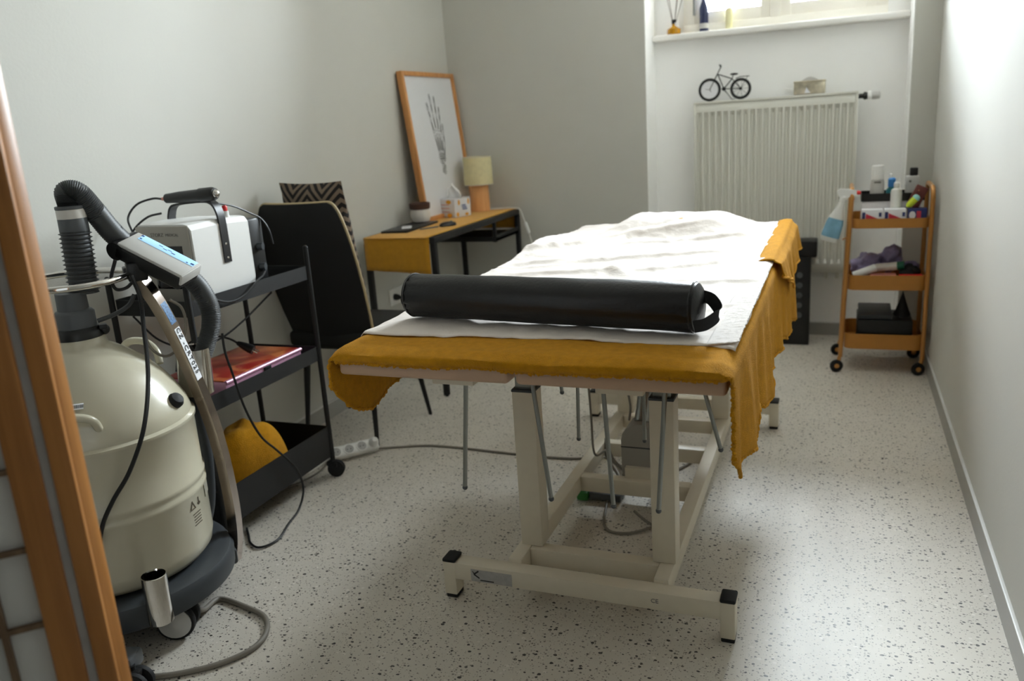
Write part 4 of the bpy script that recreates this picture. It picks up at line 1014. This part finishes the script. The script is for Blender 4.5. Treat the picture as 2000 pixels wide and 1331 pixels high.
# ------------------------------------------------------------------ desk
DZ = .80
def desk():
    x0, x1, y0, y1 = -2.175, -1.785, 3.468, 4.61
    t = thing('writing_desk', 'narrow black metal desk along the left wall', 'desk', ((x0+x1)/2, (y0+y1)/2, 0))
    obj('desktop', B(x0, x1, y0, y1, DZ-.03, DZ, bev=.002), 'black_metal', t)
    for x in (x0+.012, x1-.012):
        for y in (y0+.012, y1-.014):
            l = obj('leg', B(x-.0135, x+.0135, y-.0135, y+.0135, .006, DZ-.029, bev=.002), 'black_metal', t)
            obj('foot_pad', MB().cyl((x, y, 0), (x, y, .008), .009, 10), 'black_soft', l)
    obj('end_shelf', B(x0+.005, x1-.003, 4.225, y1-.004, .664, .68).box(x1-.012, x1-.003, 4.225, y1, .664, .70).box(x0+.005, x1-.003, 4.222, 4.236, .664, .69), 'black_metal', t)
    for x in (x0+.014, x1-.012):
        obj('shelf_post', B(x-.009, x+.009, 4.225, 4.243, .66, DZ-.029), 'black_metal', t)
    obj('rear_rail', B(x0+.005, x0+.02, y0, y1, .30, .325), 'black_metal', t)
    # runner
    mb = MB(); a, b = x0+.006, x1-.026
    prof = [(y0-.007, .624), (y0-.008, .70), (y0-.007, .77), (y0-.004, DZ-.006), (y0+.006, DZ+.003), (3.7, DZ+.003), (4.0, DZ+.003), (4.3, DZ+.003), (y1-.008, DZ+.003), (y1+.003, DZ-.004), (y1+.004, .76), (y1+.004, .69)]
    PR = spline([V((0, p, q)) for p, q in prof], 3)
    mb.loft([[V((a+(b-a)*k/14+.004*math.sin(k*.9)*(p.z < .79), p.y+.003*math.sin(k*1.3)*(p.z < .76), p.z+.018*(1-k/14)*(p.z < .66 and p.y < 3.6))) for k in range(15)] for p in PR], caps=False, closed=False)
    obj('table_runner', mb, 'gold_flat', label='mustard runner covering the desk and hanging off its ends', cat='runner', solid=.002, ang=60, recalc=False)
desk()
ZD = DZ+.0045
def framed_print():
    y0, y1 = 4.02, 4.662
    zb, zt = ZD, 1.605; xb, xt = -2.112, -2.192
    t = thing('framed_print', 'orange wood framed print of a hand skeleton leaning on the wall', 'picture', (xb, (y0+y1)/2, zb))
    u = V((xt-xb, 0, zt-zb)); L = u.length; u.normalize(); yv = V((0, 1, 0)); n = V((u.z, 0, -u.x))  # n faces the room
    O = V((xb, y0, zb)); fw, td = .023, .034
    W = y1-y0
    def bar(a, b, w, h): return MB().obox(O+yv*a+u*b+n*0, (yv, u, n), (w, h, td), .002)
    for nm, a, b, w, h in (('frame_side', fw/2, L/2, fw, L), ('frame_side', W-fw/2, L/2, fw, L), ('frame_rail', W/2, fw/2, W-2*fw, fw), ('frame_rail', W/2, L-fw/2, W-2*fw, fw)):
        obj(nm, bar(a, b, w, h), 'oak', t)
    pg = obj('print', MB().obox(O+yv*W/2+u*L/2+n*.001, (yv, u, n), (W-2*fw+.004, L-2*fw+.004, .004)), 'poster', t)
    # skeleton of a hand, drawn as flat ink pieces
    ink = MB(); fc = O+n*.0034
    def bone(a, b, w0, w1, wm):
        a, b = V(a), V(b); d = (b-a); ln = d.length; d.normalize(); e = V((-d.y, d.x))
        pts = []
        for k, w in ((0, w0*.6), (.05, w0), (.14, w0*.9), (.3, wm), (.7, wm), (.86, w1*.9), (.95, w1), (1, w1*.6)):
            pts.append((a+d*ln*k, e*w))
        poly = [p+q for p, q in pts]+[p-q for p, q in pts[::-1]]
        # outline as thin segments
        for i in range(len(poly)):
            p, q = poly[i], poly[(i+1) % len(poly)]; m = (p+q)/2; dd = q-p
            if dd.length < 1e-5: continue
            D = (yv*dd.x+u*dd.y).normalized(); ink.obox(fc+yv*m.x+u*m.y, (D, n.cross(D), n), (dd.length+.001, .0026, .0005))
        for s in (-.35, .3):
            p, q = a+d*ln*.2+e*wm*s, a+d*ln*.8+e*wm*s*.6; m = (p+q)/2; dd = q-p; D = (yv*dd.x+u*dd.y).normalized()
            ink.obox(fc+yv*m.x+u*m.y, (D, n.cross(D), n), (dd.length, .0012, .0005))
    cx, cy = .335, .275
    for ang, l0, segs, off in ((-.20, .05, (.145, .10, .06, .045), -.028), (-.08, .055, (.15, .12, .075, .05), -.010), (.03, .055, (.145, .115, .07, .05), .010), (.13, .05, (.13, .09, .055, .042), .028)):
        p = V((cx-off*-1, cy+l0)); d = V((math.sin(ang), math.cos(ang)))
        for s in segs:
            bone(p, p+d*s*.94, .011, .009, .0048); p = p+d*s*1.03
            d = (d+V((-.004, 0))).normalized()
    p = V((cx+.038, cy+.02)); d = V((math.sin(.34), math.cos(.34)))
    for s in (.10, .08, .06):
        bone(p, p+d*s*.93, .012, .009, .0058); p = p+d*s*1.03; d = V((math.sin(.1), math.cos(.1)))
    for bx, by, r in ((-.028, .035, .016), (-.004, .04, .018), (.02, .036, .016), (.036, .016, .014), (-.02, .005, .016), (.006, .004, .018), (.0, -.03, .018), (.02, -.035, .014), (-.012, -.06, .014), (.01, -.07, .016)):
        c = fc+yv*(cx+bx)+u*(cy+by)
        for k in range(8):
            a0, a1 = 2*PI*k/8, 2*PI*(k+1)/8
            p, q = c+(yv*math.cos(a0)+u*math.sin(a0))*r, c+(yv*math.cos(a1)+u*math.sin(a1))*r; D = (q-p).normalized()
            ink.obox((p+q)/2, (D, n.cross(D), n), ((q-p).length+.001, .0036, .0005))
        ink.obox(c, (yv, u, n), (r*.9, .003, .0005))
    cc_ = fc+yv*.335+u*.47
    for v in ink.bm.verts:
        d_ = v.co-cc_; h_ = d_.dot(n); v.co = cc_+(d_-n*h_)*.83+n*h_
    obj('hand_drawing', ink, 'ink_black', pg)
framed_print()
def desk_things():
    # lamp
    cx, cy = -2.005, 4.535
    t = thing('table_lamp', 'small table lamp with olive fabric shade and peach wood base', 'lamp', (cx, cy, ZD))
    obj('lamp_base', MB().lathe([(.055, 0), (.058, .003), (.057, .148), (.052, .152)], (cx, cy, ZD), 32), 'lamp_wood', t)
    obj('lamp_holder', MB().cyl((cx, cy, ZD+.15), (cx, cy, ZD+.22), .012, 12), 'white_plastic', t)
    obj('lamp_shade', MB().lathe([(.086, .155), (.084, .318), (.081, .318), (.083, .155)], (cx, cy, ZD), 40, caps=False), 'shade', t)
    obj('shade_trim', MB().torus((cx, cy, ZD+.157), (0, 0, 1), .0855, .002, 36, 6).torus((cx, cy, ZD+.317), (0, 0, 1), .0835, .002, 36, 6), 'stone', t)
    lc = obj('lamp_cord', MB().tube([(cx+.05, cy+.02, ZD+.006), (cx+.12, cy+.045, ZD+.006), (cx+.19, cy+.05, ZD+.006), (-1.775, cy+.055, ZD-.004), (-1.755, cy+.06, .74), (-1.725, cy+.065, .64), (-1.69, cy+.07, .5), (-1.66, cy+.07, .3), (-1.66, cy+.07, .01)], .0045, 8, smooth=7), 'cable_white', t)
    obj('cord_switch', MB().obox((-1.738, cy+.063, .69), (V((.3, 0, -.95)).normalized(), V((0, 1, 0)), V((.95, 0, .3)).normalized()), (.07, .02, .018), .006), 'white_plastic', t)
    # tissue box
    A, Bp, Cp = V((-2.135, 4.24, 0)), V((-2.015, 4.20, 0)), V((-1.935, 4.32, 0))
    ux = (Bp-A).normalized(); uy = V((-ux.y, ux.x, 0)); c = A+ux*.063+uy*.066+V((0, 0, ZD+.052)); z = V((0, 0, 1))
    t = thing('tissue_box', 'white cube tissue box with amber print and a tissue sticking out', 'tissue box', (c.x, c.y, ZD))
    obj('carton', MB().obox(c, (ux, uy, z), (.126, .132, .104), .002), 'poster', t)
    am, bl = MB(), MB()
    def facedot(mb, fx, s, px, pz, w, h):
        if fx == 'front': mb.obox(c-uy*.0664+ux*px+z*pz, (ux, uy, z), (w, .0008, h), 0)
        else: mb.obox(c+ux*.0634+uy*px+z*pz, (uy, ux, z), (w, .0008, h), 0)
    def blob(mb, fx, px, pz, r, sx=1., sz=1.):
        n = 12; o = (c-uy*.0664+ux*px if fx == 'front' else c+ux*.0634+uy*px)+z*pz; a = ux if fx == 'front' else uy; d = -uy if fx == 'front' else ux
        mb.prism([o+a*r*sx*math.cos(2*PI*k/n)+z*r*sz*math.sin(2*PI*k/n) for k in range(n)], d*.0007)
    for px, pz, r, sx, sz in ((.018, .035, .017, 1.2, .7), (.02, -.04, .017, 1.2, .7), (-.045, .0, .006, 1, 1)): blob(am, 'front', px, pz, r, sx, sz)
    for px, pz, r, sx, sz in ((-.03, .03, .012, .7, 1.3), (.048, .03, .012, .6, 1.4), (-.045, -.036, .012, .9, 1.1), (.03, -.04, .012, 1.2, .7)): blob(am, 'side', px, pz, r, sx, sz)
    obj('amber_motif', am, 'yellow_print', t)
    for k in range(3): facedot(bl, 'side', 0, .008+.004*k, .012-.011*k, .038-.006*(k == 0), .007)
    obj('blue_print', bl, 'ink_blue', t)
    ib = MB()
    for k in range(3): facedot(ib, 'front', 0, -.01, .02-.02*k, .06, .004)
    obj('brown_print', ib, 'pinkbox', t)
    tm = MB(); base = c+z*.05
    def tf(u, v):
        w = .062*(1-v)**.6+.008; a = (u-.5)*2
        return base+ux*(a*w+.012*math.sin(v*4))+uy*(.012*math.sin(a*4+v*3))+z*(.085*v*(1-.25*a*a))
    tm.grid(tf, 14, 12); obj('tissue', tm, 'tissue', t, solid=.0012)
    # jar
    cx, cy = -2.10, 3.945; zj = ZD+.0115
    t = thing('lidded_jar', 'pale ceramic jar with dark brown lid on the black folder', 'jar', (cx, cy, zj))
    obj('jar_body', MB().lathe([(.032, 0), (.046, .006), (.054, .03), (.054, .05), (.049, .066), (.047, .072)], (cx, cy, zj), 32), 'stone', t)
    obj('jar_lid', MB().lathe([(.050, .07), (.055, .074), (.057, .10), (.052, .104), (.046, .1), (.044, .094), (.002, .094)], (cx, cy, zj), 32), 'brown_lid', t)
    # folder, glasses, phone
    t = thing('black_folder', 'flat black folder lying at the near end of the desk', 'folder', (-2.09, 3.8, ZD))
    obj('folder_cover', MB().obox((-2.088, 3.80, ZD+.0055), (V((1, .06, 0)).normalized(), V((-.06, 1, 0)).normalized(), V((0, 0, 1))), (.145, .40, .010), .002), 'black_plastic', t)
    obj('reading_card', MB().obox((-2.075, 3.735, ZD+.0125), (V((1, .5, 0)).normalized(), V((-.5, 1, 0)).normalized(), V((0, 0, 1))), (.05, .10, .003), .001), 'label_white', label='white card lying on the black folder', cat='card')
    t = thing('computer_mouse', 'black computer mouse with a teal wheel on the runner edge', 'mouse', (-1.90, 3.86, ZD))
    obj('shell', MB().sphere((-1.90, 3.86, ZD+.0), .05, 20, 10, (.62, 1.0, .45)).bm and (lambda m: m)(MB().lathe([(.048, 0), (.05, .006), (.044, .014), (.03, .02), (.008, .022)], (0, 0, 0), 24)), 'black_plastic', t) if False else None
    m = MB().lathe([(.044, 0), (.047, .005), (.042, .014), (.028, .020), (.006, .0225)], (0, 0, 0), 24)
    bmesh.ops.scale(m.bm, verts=m.bm.verts, vec=(.68, 1.1, 1)); bmesh.ops.rotate(m.bm, verts=m.bm.verts, matrix=Matrix.Rotation(-.5, 3, 'Z')); bmesh.ops.translate(m.bm, verts=m.bm.verts, vec=(-1.90, 3.86, ZD))
    obj('mouse_shell', m, 'black_plastic', t)
    obj('mouse_wheel', MB().cyl((-1.893, 3.875, ZD+.021), (-1.884, 3.88, ZD+.021), .004, 10), 'teal', t)
    obj('pen', MB().cyl((-1.985, 3.71, ZD+.004), (-1.93, 3.80, ZD+.004), .0035, 8).cyl((-1.93, 3.80, ZD+.004), (-1.926, 3.807, ZD+.004), .0035, 8, .001), 'ink_grey', label='thin grey pen beside the computer mouse', cat='pen')
desk_things()
def sockets():
    t = thing('wall_socket', 'white wall socket with a black plug under the desk', 'socket', (XL, 3.80, .42))
    obj('plate', B(XL+.0005, XL+.011, 3.725, 3.885, .395, .485, bev=.004), 'socket', t)
    for y in (3.767, 3.843): obj('socket_well', MB().torus((XL+.011, y, .44), (1, 0, 0), .02, .003, 22, 6), 'socket', t)
    obj('plug', MB().lathe([(.017, 0), (.018, .012), (.013, .028), (.007, .04)], (XL+.012, 3.767, .44), 16, (1, 0, -.05)), 'black_plastic', t)
    obj('plug_lead', MB().tube([(XL+.05, 3.767, .438), (XL+.075, 3.79, .43), (XL+.075, 3.84, .39), (XL+.06, 3.88, .34), (XL+.045, 3.9, .2), (XL+.04, 3.9, .03)], .0035, 8, smooth=6), 'cable_black', t)
    t = thing('desk_adapter', 'black inline adapter on a lead hanging below the desk', 'adapter', (-2.11, 3.80, .5))
    obj('adapter_body', B(-2.12, -2.095, 3.79, 3.812, .455, .51, bev=.005), 'black_plastic', t)
    obj('adapter_lead', MB().tube([(-2.12, 3.72, .769), (-2.118, 3.74, .68), (-2.11, 3.79, .57), (-2.108, 3.8, .51)], .003, 8, smooth=6).tube([(-2.108, 3.8, .456), (-2.11, 3.81, .3), (-2.13, 3.84, .02)], .003, 8, smooth=6), 'cable_grey', t)
    # power strip on the floor
    a, b = V((-1.912, 2.598, 0)), V((-1.775, 2.765, 0)); d = (b-a).normalized(); e = V((-d.y, d.x, 0)); z = V((0, 0, 1)); L = (b-a).length
    nz = (z*.68-e*.73).normalized(); ez2 = nz.cross(d); c = (a+b)/2+z*.0345
    t = thing('power_strip', 'white multi-socket power strip on the floor behind the black trolley', 'power strip', (c.x, c.y, 0))
    obj('strip_body', MB().obox(c, (d, ez2, nz), (L, .054, .036), .012, 3), 'socket', t)
    for k in range(3):
        p = c+d*(-L/2+.032+k*.055)+nz*.0182
        w = obj('outlet', MB().torus(p, nz, .021, .0035, 24, 6), 'socket', t)
        obj('outlet_well', MB().cyl(p-nz*.004, p+nz*.0006, .0195, 20), 'label_grey', w)
        obj('outlet_holes', MB().cyl(p-d*.007+nz*.0004, p-d*.007+nz*.0012, .003, 8).cyl(p+d*.007+nz*.0004, p+d*.007+nz*.0012, .003, 8), 'ink_grey', w)
    p = c+d*(L/2-.024)
    obj('strip_plug', MB().lathe([(.019, 0), (.021, .012), (.017, .026), (.009, .036)], p+nz*.0182, 18, nz), 'white_plastic', t)
    obj('couch_cable', MB().tube([b+z*.012, (-1.71, 2.81, .005), (-1.55, 2.86, .005), (-1.25, 2.852, .005), (-1.07, 2.847, .005), (-.93, 2.86, .005), (-.84, 2.90, .005), (-.76, 2.84, .005), (-.70, 2.72, .03), (-.655, 2.62, .09), (-.66, 2.57, .1)], .005, 8, smooth=8), 'cable_grey', label='long grey cable crossing the floor to the couch motor', cat='cable')
    obj('motor_cable', MB().tube([(-.66, 2.53, .13), (-.70, 2.55, .16), (-.74, 2.62, .19), (-.765, 2.70, .16), (-.77, 2.72, .09), (-.72, 2.68, .04), (-.69, 2.60, .06), (-.66, 2.55, .1)], .0045, 8, smooth=8).tube([(-.60, 2.43, .03), (-.55, 2.40, .012), (-.48, 2.36, .008), (-.42, 2.38, .008), (-.45, 2.42, .02), (-.53, 2.44, .03)], .0045, 8, smooth=8).tube([(-.73, 2.60, .006), (-.68, 2.35, .006), (-.6, 2.32, .006), (-.52, 2.38, .012), (-.48, 2.43, .03)], .0045, 8, smooth=8), 'cable_grey', label='tangled grey cable looped around the couch motor', cat='cable')
    obj('hand_control_cable', MB().tube([(-.79, 2.56, .745), (-.785, 2.57, .5), (-.78, 2.58, .3), (-.785, 2.62, .14), (-.76, 2.68, .13)], .004, 8, smooth=8).tube([(-.77, 2.54, .745), (-.72, 2.55, .58), (-.66, 2.56, .46), (-.635, 2.56, .36), (-.64, 2.56, .30)], .004, 8, smooth=8), 'cable_grey', label='grey cable dropping from the couch underside to the motor', cat='cable')
    obj('rear_couch_cable', MB().tube([(-.56, 2.61, .06), (-.60, 2.80, .01), (-.60, 2.95, .006), (-.55, 3.02, .006), (-.50, 2.99, .006), (-.495, 2.92, .006), (-.53, 2.84, .006), (-.57, 2.72, .012), (-.57, 2.61, .05)], .0045, 8, smooth=8), 'cable_grey', label='grey cable loop on the floor behind the couch motor', cat='cable')
    obj('trolley_floor_cables', MB().tube([a+z*.02+e*.005, (-1.93, 2.54, .005), (-1.95, 2.46, .005), (-1.99, 2.38, .005), (-2.06, 2.30, .005)], .005, 8, smooth=8), 'cable_white', label='white cable running from the power strip under the black trolley', cat='cable')
    obj('second_strip_cable', MB().tube([a+z*.014-e*.008, (-1.90, 2.52, .005), (-1.905, 2.44, .005), (-1.94, 2.34, .005), (-2.02, 2.22, .005)], .004, 8, smooth=8), 'cable_grey', label='grey cable lying beside the white strip cable', cat='cable')
sockets()

# ------------------------------------------------------------------ ochre cart with supplies
def gold_cart():
    t = thing('ochre_cart', 'ochre three-tier cart on casters in the far right corner', 'cart', (.21, 4.35, 0))
    yf, yb = 4.205, 4.505
    for s, xt, xb in ((-1, .052, .028), (1, .395, .393)):
        pts = [(xb, yf, .075), (xb+(xt-xb)*.9, yf, .80), (xt, yf+.002, .86), (xt, yf+.03, .888), (xt, yf+.06, .892), (xt, yb-.06, .892), (xt, yb-.03, .888), (xt, yb-.002, .86), (xb+(xt-xb)*.9, yb, .80), (xb, yb, .075)]
        P = [V(pts[0])]+spline([V(p) for p in pts[1:9]], 4)+[V(pts[9])]
        obj('tube_frame', MB().tube(P, .0105, 12), 'copper_metal', t)
    for z0, z1 in ((.712, .757), (.415, .487), (.122, .197)):
        x0 = .042+.022*(z0-.1)
        obj('tray', tray(MB(), x0, .388, yf-.012, yb+.012, z0, z1, .0025, .035, 6), 'gold_metal', t)
    for x, y in ((.026, yf), (.393, yf), (.026, yb), (.393, yb)):
        c = obj('caster', MB().tube([(x, y, .08), (x-.004, y-.004, .06), (x-.012, y-.012, .036)], [.008, .010, .007], 10), 'copper_metal', t)
        ctr = V((x-.014, y-.012, .031)) if x < .2 else V((x-.016, y-.014, .031))
        w = obj('wheel', MB().lathe([(.016, -.009), (.028, -.009), (.031, -.004), (.031, .004), (.028, .009), (.016, .009)], ctr, 24, (.25, -.97, 0)), 'black_soft', c)
        obj('wheel_hub', MB().lathe([(.012, 0), (.006, .004), (.001, .0045)], ctr+V((.25, -.97, 0))*.009, 14, (.25, -.97, 0)), 'copper_metal', c)
    hk = obj('side_hook', MB().tube([(.04, yf, .655), (.03, yf-.008, .668), (.018, yf-.012, .66)], .004, 8), 'copper_metal', t)
gold_cart()
def cart_things():
    zt = .7147
    # three small cartons at the front of the top tray
    for i, (x0, x1, lab) in enumerate(((.098, .188, 'white carton with navy and red wedge, leftmost of three on the ochre cart'), (.196, .288, 'white carton with navy and red wedge, middle of three on the ochre cart'), (.296, .376, 'navy and red carton, rightmost of three on the ochre cart'))):
        y0, y1, z1 = 4.215, 4.27, .797
        t = thing('small_carton', lab, 'carton', ((x0+x1)/2, 4.243, zt), 'small cartons on the cart')
        obj('carton_body', B(x0, x1, y0, y1, zt, z1, bev=.0015), 'label_white' if i < 2 else 'navy_card', t)
        yy = y0-.0002
        if i < 2:
            obj('navy_band', MB().prism([(x0+.002, yy, zt+.003), (x0+.016, yy, zt+.003), (x0+.016, yy, z1-.012), (x0+.002, yy, z1-.012)], (0, -.0006, 0)).box(x1-.016, x1-.004, yy-.0006, yy, z1-.034, z1-.014), 'navy_card', t)
            obj('red_wedge', MB().prism([(x0+.018, yy, z1-.018), (x0+.018, yy, z1-.05), (x1-.004, yy, z1-.062), (x1-.004, yy, z1-.05)], (0, -.0006, 0)), 'redcard', t)
            obj('navy_foot', B(x0+.018, x1-.002, yy-.0006, yy, zt+.003, zt+.012), 'navy_card', t)
        else:
            mb = MB(); n = 14
            mb.prism([(x0+.018+.014*math.cos(2*PI*k/n), yy, .768+.018*math.sin(2*PI*k/n)) for k in range(n)], (0, -.0006, 0)); obj('white_disc', mb, 'label_white', t)
            obj('red_band', B(x0+.036, x0+.054, yy-.0006, yy, zt+.025, z1-.01), 'redcard', t)
            obj('blue_spot', B(x0+.052, x1-.006, yy-.0006, yy, zt+.01, zt+.04), 'sky_blue', t)
    # black bin holding bottles
    obj('white_storage_box', B(.098, .36, 4.335, 4.485, zt, .822, bev=.003), 'label_white', label='plain white box under the black tray on the ochre cart', cat='box')
    obj('black_bottle_tray', tray(MB(), .095, .372, 4.33, 4.49, .8225, .860, .003, .008), 'black_plastic', label='shallow black tray of bottles at the back of the ochre cart', cat='tray')
    zb = .8262
    t = thing('lotion_bottle', 'tall white and grey lotion bottle in the shallow black tray', 'bottle', (.165, 4.37, zb))
    m = MB().lathe([(.028, 0), (.03, .004), (.03, .075), (.0265, .098)], (0, 0, 0), 24); bmesh.ops.scale(m.bm, verts=m.bm.verts, vec=(1.05, .8, 1)); bmesh.ops.translate(m.bm, verts=m.bm.verts, vec=(.165, 4.37, zb)); obj('bottle_body', m, 'lgrey_plastic', t)
    m = MB().lathe([(.0275, .098), (.0275, .16), (.0265, .164), (.02, .165)], (.165, 4.37, zb), 24); obj('bottle_cap', m, 'white_plastic', t)
    obj('name_band', B(.15, .18, 4.3445, 4.346, zb+.082, zb+.089), 'ink_grey', t)
    t = thing('blue_bottle', 'bright blue bottle half hidden behind the white gel bottle', 'bottle', (.232, 4.42, zb))
    obj('bottle_body', MB().lathe([(.024, 0), (.026, .004), (.026, .04), (.014, .056), (.013, .066)], (.232, 4.42, zb), 20), 'teal', t)
    obj('bottle_cap', MB().lathe([(.017, .056), (.018, .06), (.018, .092), (.01, .1)], (.232, 4.42, zb), 20), 'sky_blue', t)
    obj('cap_top', MB().lathe([(.008, .099), (.009, .1), (.008, .116), (.003, .12)], (.225, 4.42, zb), 14), 'white_plastic', t)
    t = thing('gel_bottle', 'white plastic bottle with nozzle standing behind the small cartons', 'bottle', (.247, 4.298, zt))
    obj('bottle_body', MB().lathe([(.022, 0), (.025, .003), (.025, .15), (.022, .165), (.012, .172), (.011, .182)], (.247, 4.298, zt), 24), 'frost', t)
    obj('nozzle', MB().lathe([(.013, .178), (.014, .18), (.013, .196), (.006, .202), (.004, .22)], (.247, 4.298, zt), 18), 'white_plastic', t)
    t = thing('clear_dispenser', 'clear square dispenser with black cap near the grey corner', 'dispenser', (.322, 4.45, zb))
    obj('dispenser_body', B(.292, .352, 4.425, 4.475, zb, .93, bev=.006), 'lgrey_plastic', t)
    obj('dispenser_cap', B(.31, .345, 4.432, 4.468, .93, .968, bev=.005), 'black_plastic', t)
    obj('dispenser_mark', MB().cyl((.312, 4.4245, .905), (.312, 4.4235, .905), .006, 12), 'ink_grey', t)
    t = thing('maroon_packet', 'maroon packet leaning at the right end of the top tray', 'packet', (.345, 4.38, .8))
    d = V((.42, 0, .9)).normalized(); obj('packet_body', MB().obox((.338, 4.312, .842), (d, V((0, 1, 0)), V((-d.z, 0, d.x))), (.105, .02, .055), .004), 'maroon', t)
    obj('packet_snap', MB().sphere((.342, 4.300, .872), .003, 8, 5), 'copper_metal', t)
    t = thing('lime_tube', 'lime tube with mint cap lying over the rightmost carton', 'tube', (.318, 4.25, .80))
    a, b = V((.292, 4.243, .803)), V((.325, 4.243, .84)); d = (b-a)
    obj('tube_body', MB().lathe([(.006, 0), (.014, .01), (.0155, .03), (.0155, d.length)], a, 16, d), 'lime', t)
    obj('tube_cap', MB().lathe([(.0165, 0), (.017, .006), (.014, .016), (.005, .02)], b, 16, d), 'mint', t)
    # spray bottle hooked on the left frame
    t = thing('spray_bottle', 'white trigger spray bottle with teal label hanging on the ochre cart', 'spray bottle', (-.01, 4.26, .66))
    a, b = V((-.045, 4.215, .652)), V((.012, 4.215, .845)); d = (b-a).normalized(); yv = V((0, 1, 0)); e = d.cross(yv)
    rings = []
    for h, w, k in ((0, .036, .024), (.006, .041, .027), (.03, .043, .028), (.09, .040, .026), (.12, .033, .023), (.15, .022, .018), (.178, .015, .015), (.2, .013, .013)):
        rings.append([a+d*h+(-e)*(w*math.copysign(abs(math.cos(t_))**.75, math.cos(t_)))+yv*(k*math.copysign(abs(math.sin(t_))**.75, math.sin(t_))) for t_ in [2*PI*q/28 for q in range(28)]])
    obj('spray_body', MB().loft(rings), 'frost', t)
    lb = []
    for h, w, k in ((.022, .0425, .0285), (.03, .0435, .0288), (.09, .0405, .0268), (.112, .035, .0245)):
        lb.append([a+d*h+(-e)*(w*math.copysign(abs(math.cos(t_))**.75, math.cos(t_)))-yv*(k*abs(math.sin(t_))**.75*1.01+.0003) for t_ in [PI*(.09+.82*q/12) for q in range(13)]])
    obj('spray_label', MB().loft(lb, caps=False, closed=False), 'spray_label', t)
    obj('collar', MB().lathe([(.016, 0), (.0165, .002), (.016, .022), (.012, .026)], a+d*.196, 20, d), 'white_plastic', t)
    hx = (d*-.22+V((1, 0, -.06))).normalized()
    hd = a+d*.235
    obj('trigger_head', MB().prism([hd+V((-.036, -.012, .012)), hd+V((-.02, -.012, .024)), hd+V((.05, -.012, .012)), hd+V((.052, -.012, -.008)), hd+V((.016, -.012, -.020)), hd+V((.006, -.012, -.03)), hd+V((-.02, -.012, -.028))], (0, .024, 0)), 'white_plastic', t)
    obj('nozzle', MB().lathe([(.009, 0), (.0095, .012), (.006, .018)], hd+V((.051, 0, .002)), 12, V((1, 0, -.1))), 'red', t, label='red nozzle')
    obj('trigger', MB().tube([hd+V((.03, 0, -.014)), hd+V((.038, 0, -.028)), hd+V((.034, 0, -.042))], .005, 8), 'red', t, label='red trigger')
    # middle tray
    zm = .4177
    def bag(name, lab, c, r, seed, m, cat, sc=(1, 1, .8)):
        mb = MB().sphere(c, r, 40, 24, sc)
        for v in mb.bm.verts:
            n = noise.noise((v.co+V((seed, 0, 0)))*28)+.5*abs(noise.noise((v.co+V((seed, 2, 0)))*60)); v.co += (v.co-V(c)).normalized()*n*r*.38
            if v.co.z < zm+.001: v.co.z = zm+.001
        return obj(name, mb, m, label=lab, cat=cat, ang=70)
    bag('purple_bag', 'crumpled purple film bag at the left of the middle cart tray', (.13, 4.36, .515), .062, 1, 'purple', 'bag', (1.1, 1, .75))
    bag('peaked_purple_bag', 'peaked purple film bag in the middle of the ochre cart', (.245, 4.40, .53), .060, 5, 'purple', 'bag', (.9, .8, 1.05))
    bag('black_pouch', 'round black pouch at the right of the middle cart tray', (.322, 4.288, .486), .043, 9, 'black_soft', 'pouch', (1.05, .8, .75))
    bag('blue_bag', 'grey-blue film bag behind the black pouch on the ochre cart', (.334, 4.432, .482), .043, 3, 'purple', 'bag', (1, .8, .7))
    def roll(name, lab, a, b, r, m, cat, capm=None):
        t = thing(name, lab, cat, ((a[0]+b[0])/2, (a[1]+b[1])/2, min(a[2], b[2])-r))
        obj('roll_body', MB().cyl(a, b, r, 18), m, t)
        if capm: obj('roll_end', MB().cyl(b, V(b)+(V(b)-V(a)).normalized()*.03, r*1.04, 18), capm, t)
    roll('white_roll', 'white roll lying slanted at the left of the middle cart tray', (.072, 4.236, .478), (.172, 4.25, .516), .0185, 'white_plastic', 'roll')
    roll('capped_tube', 'white tube with dark green cap on the middle cart tray', (.175, 4.30, .505), (.268, 4.285, .517), .020, 'stone', 'tube', 'green')
    obj('pink_carton', B(.15, .262, 4.205, 4.285, zm, .484, bev=.002), 'pinkbox', label='pink carton lying low in the middle cart tray', cat='carton')
    obj('red_carton', B(.272, .372, 4.203, 4.232, zm, .488, bev=.002), 'red', label='red carton under the black pouch on the ochre cart', cat='carton')
    obj('dark_clip_strip', MB().obox((.122, 4.205, .477), (V((1, 0, .12)).normalized(), V((0, 1, 0)), V((-.12, 0, 1)).normalized()), (.05, .012, .018), .004), 'dark_grey', label='dark clip at the front of the middle cart tray', cat='clip')
    # bottom tray
    zl = .1247
    t = thing('black_case', 'black flat case with grey lid in the bottom cart tray', 'case', (.22, 4.33, zl))
    obj('case_body', B(.10, .345, 4.215, 4.46, zl, .262, bev=.006), 'black_plastic', t)
    obj('case_lid', MB().obox((.18, 4.34, .280), (V((1, 0, 0)), V((0, 1, .06)).normalized(), V((0, -.06, 1)).normalized()), (.15, .22, .022), .004), 'dark_grey', t)
    mb = MB(); 
    def bf(u, v):
        a = 2*PI*v; k = 1-u
        return V((.303+.036*k*math.cos(a)*(1+.2*math.sin(3*a)), 4.33+.055*k*math.sin(a), .2635+.125*u**1.2+.004*math.sin(5*a)*k))
    mb.grid(bf, 10, 24); bmesh.ops.remove_doubles(mb.bm, verts=mb.bm.verts, dist=.0005)
    obj('black_cloth_bag', mb, 'black_soft', label='pointed black cloth bag lying on the black case', cat='bag')
cart_things()
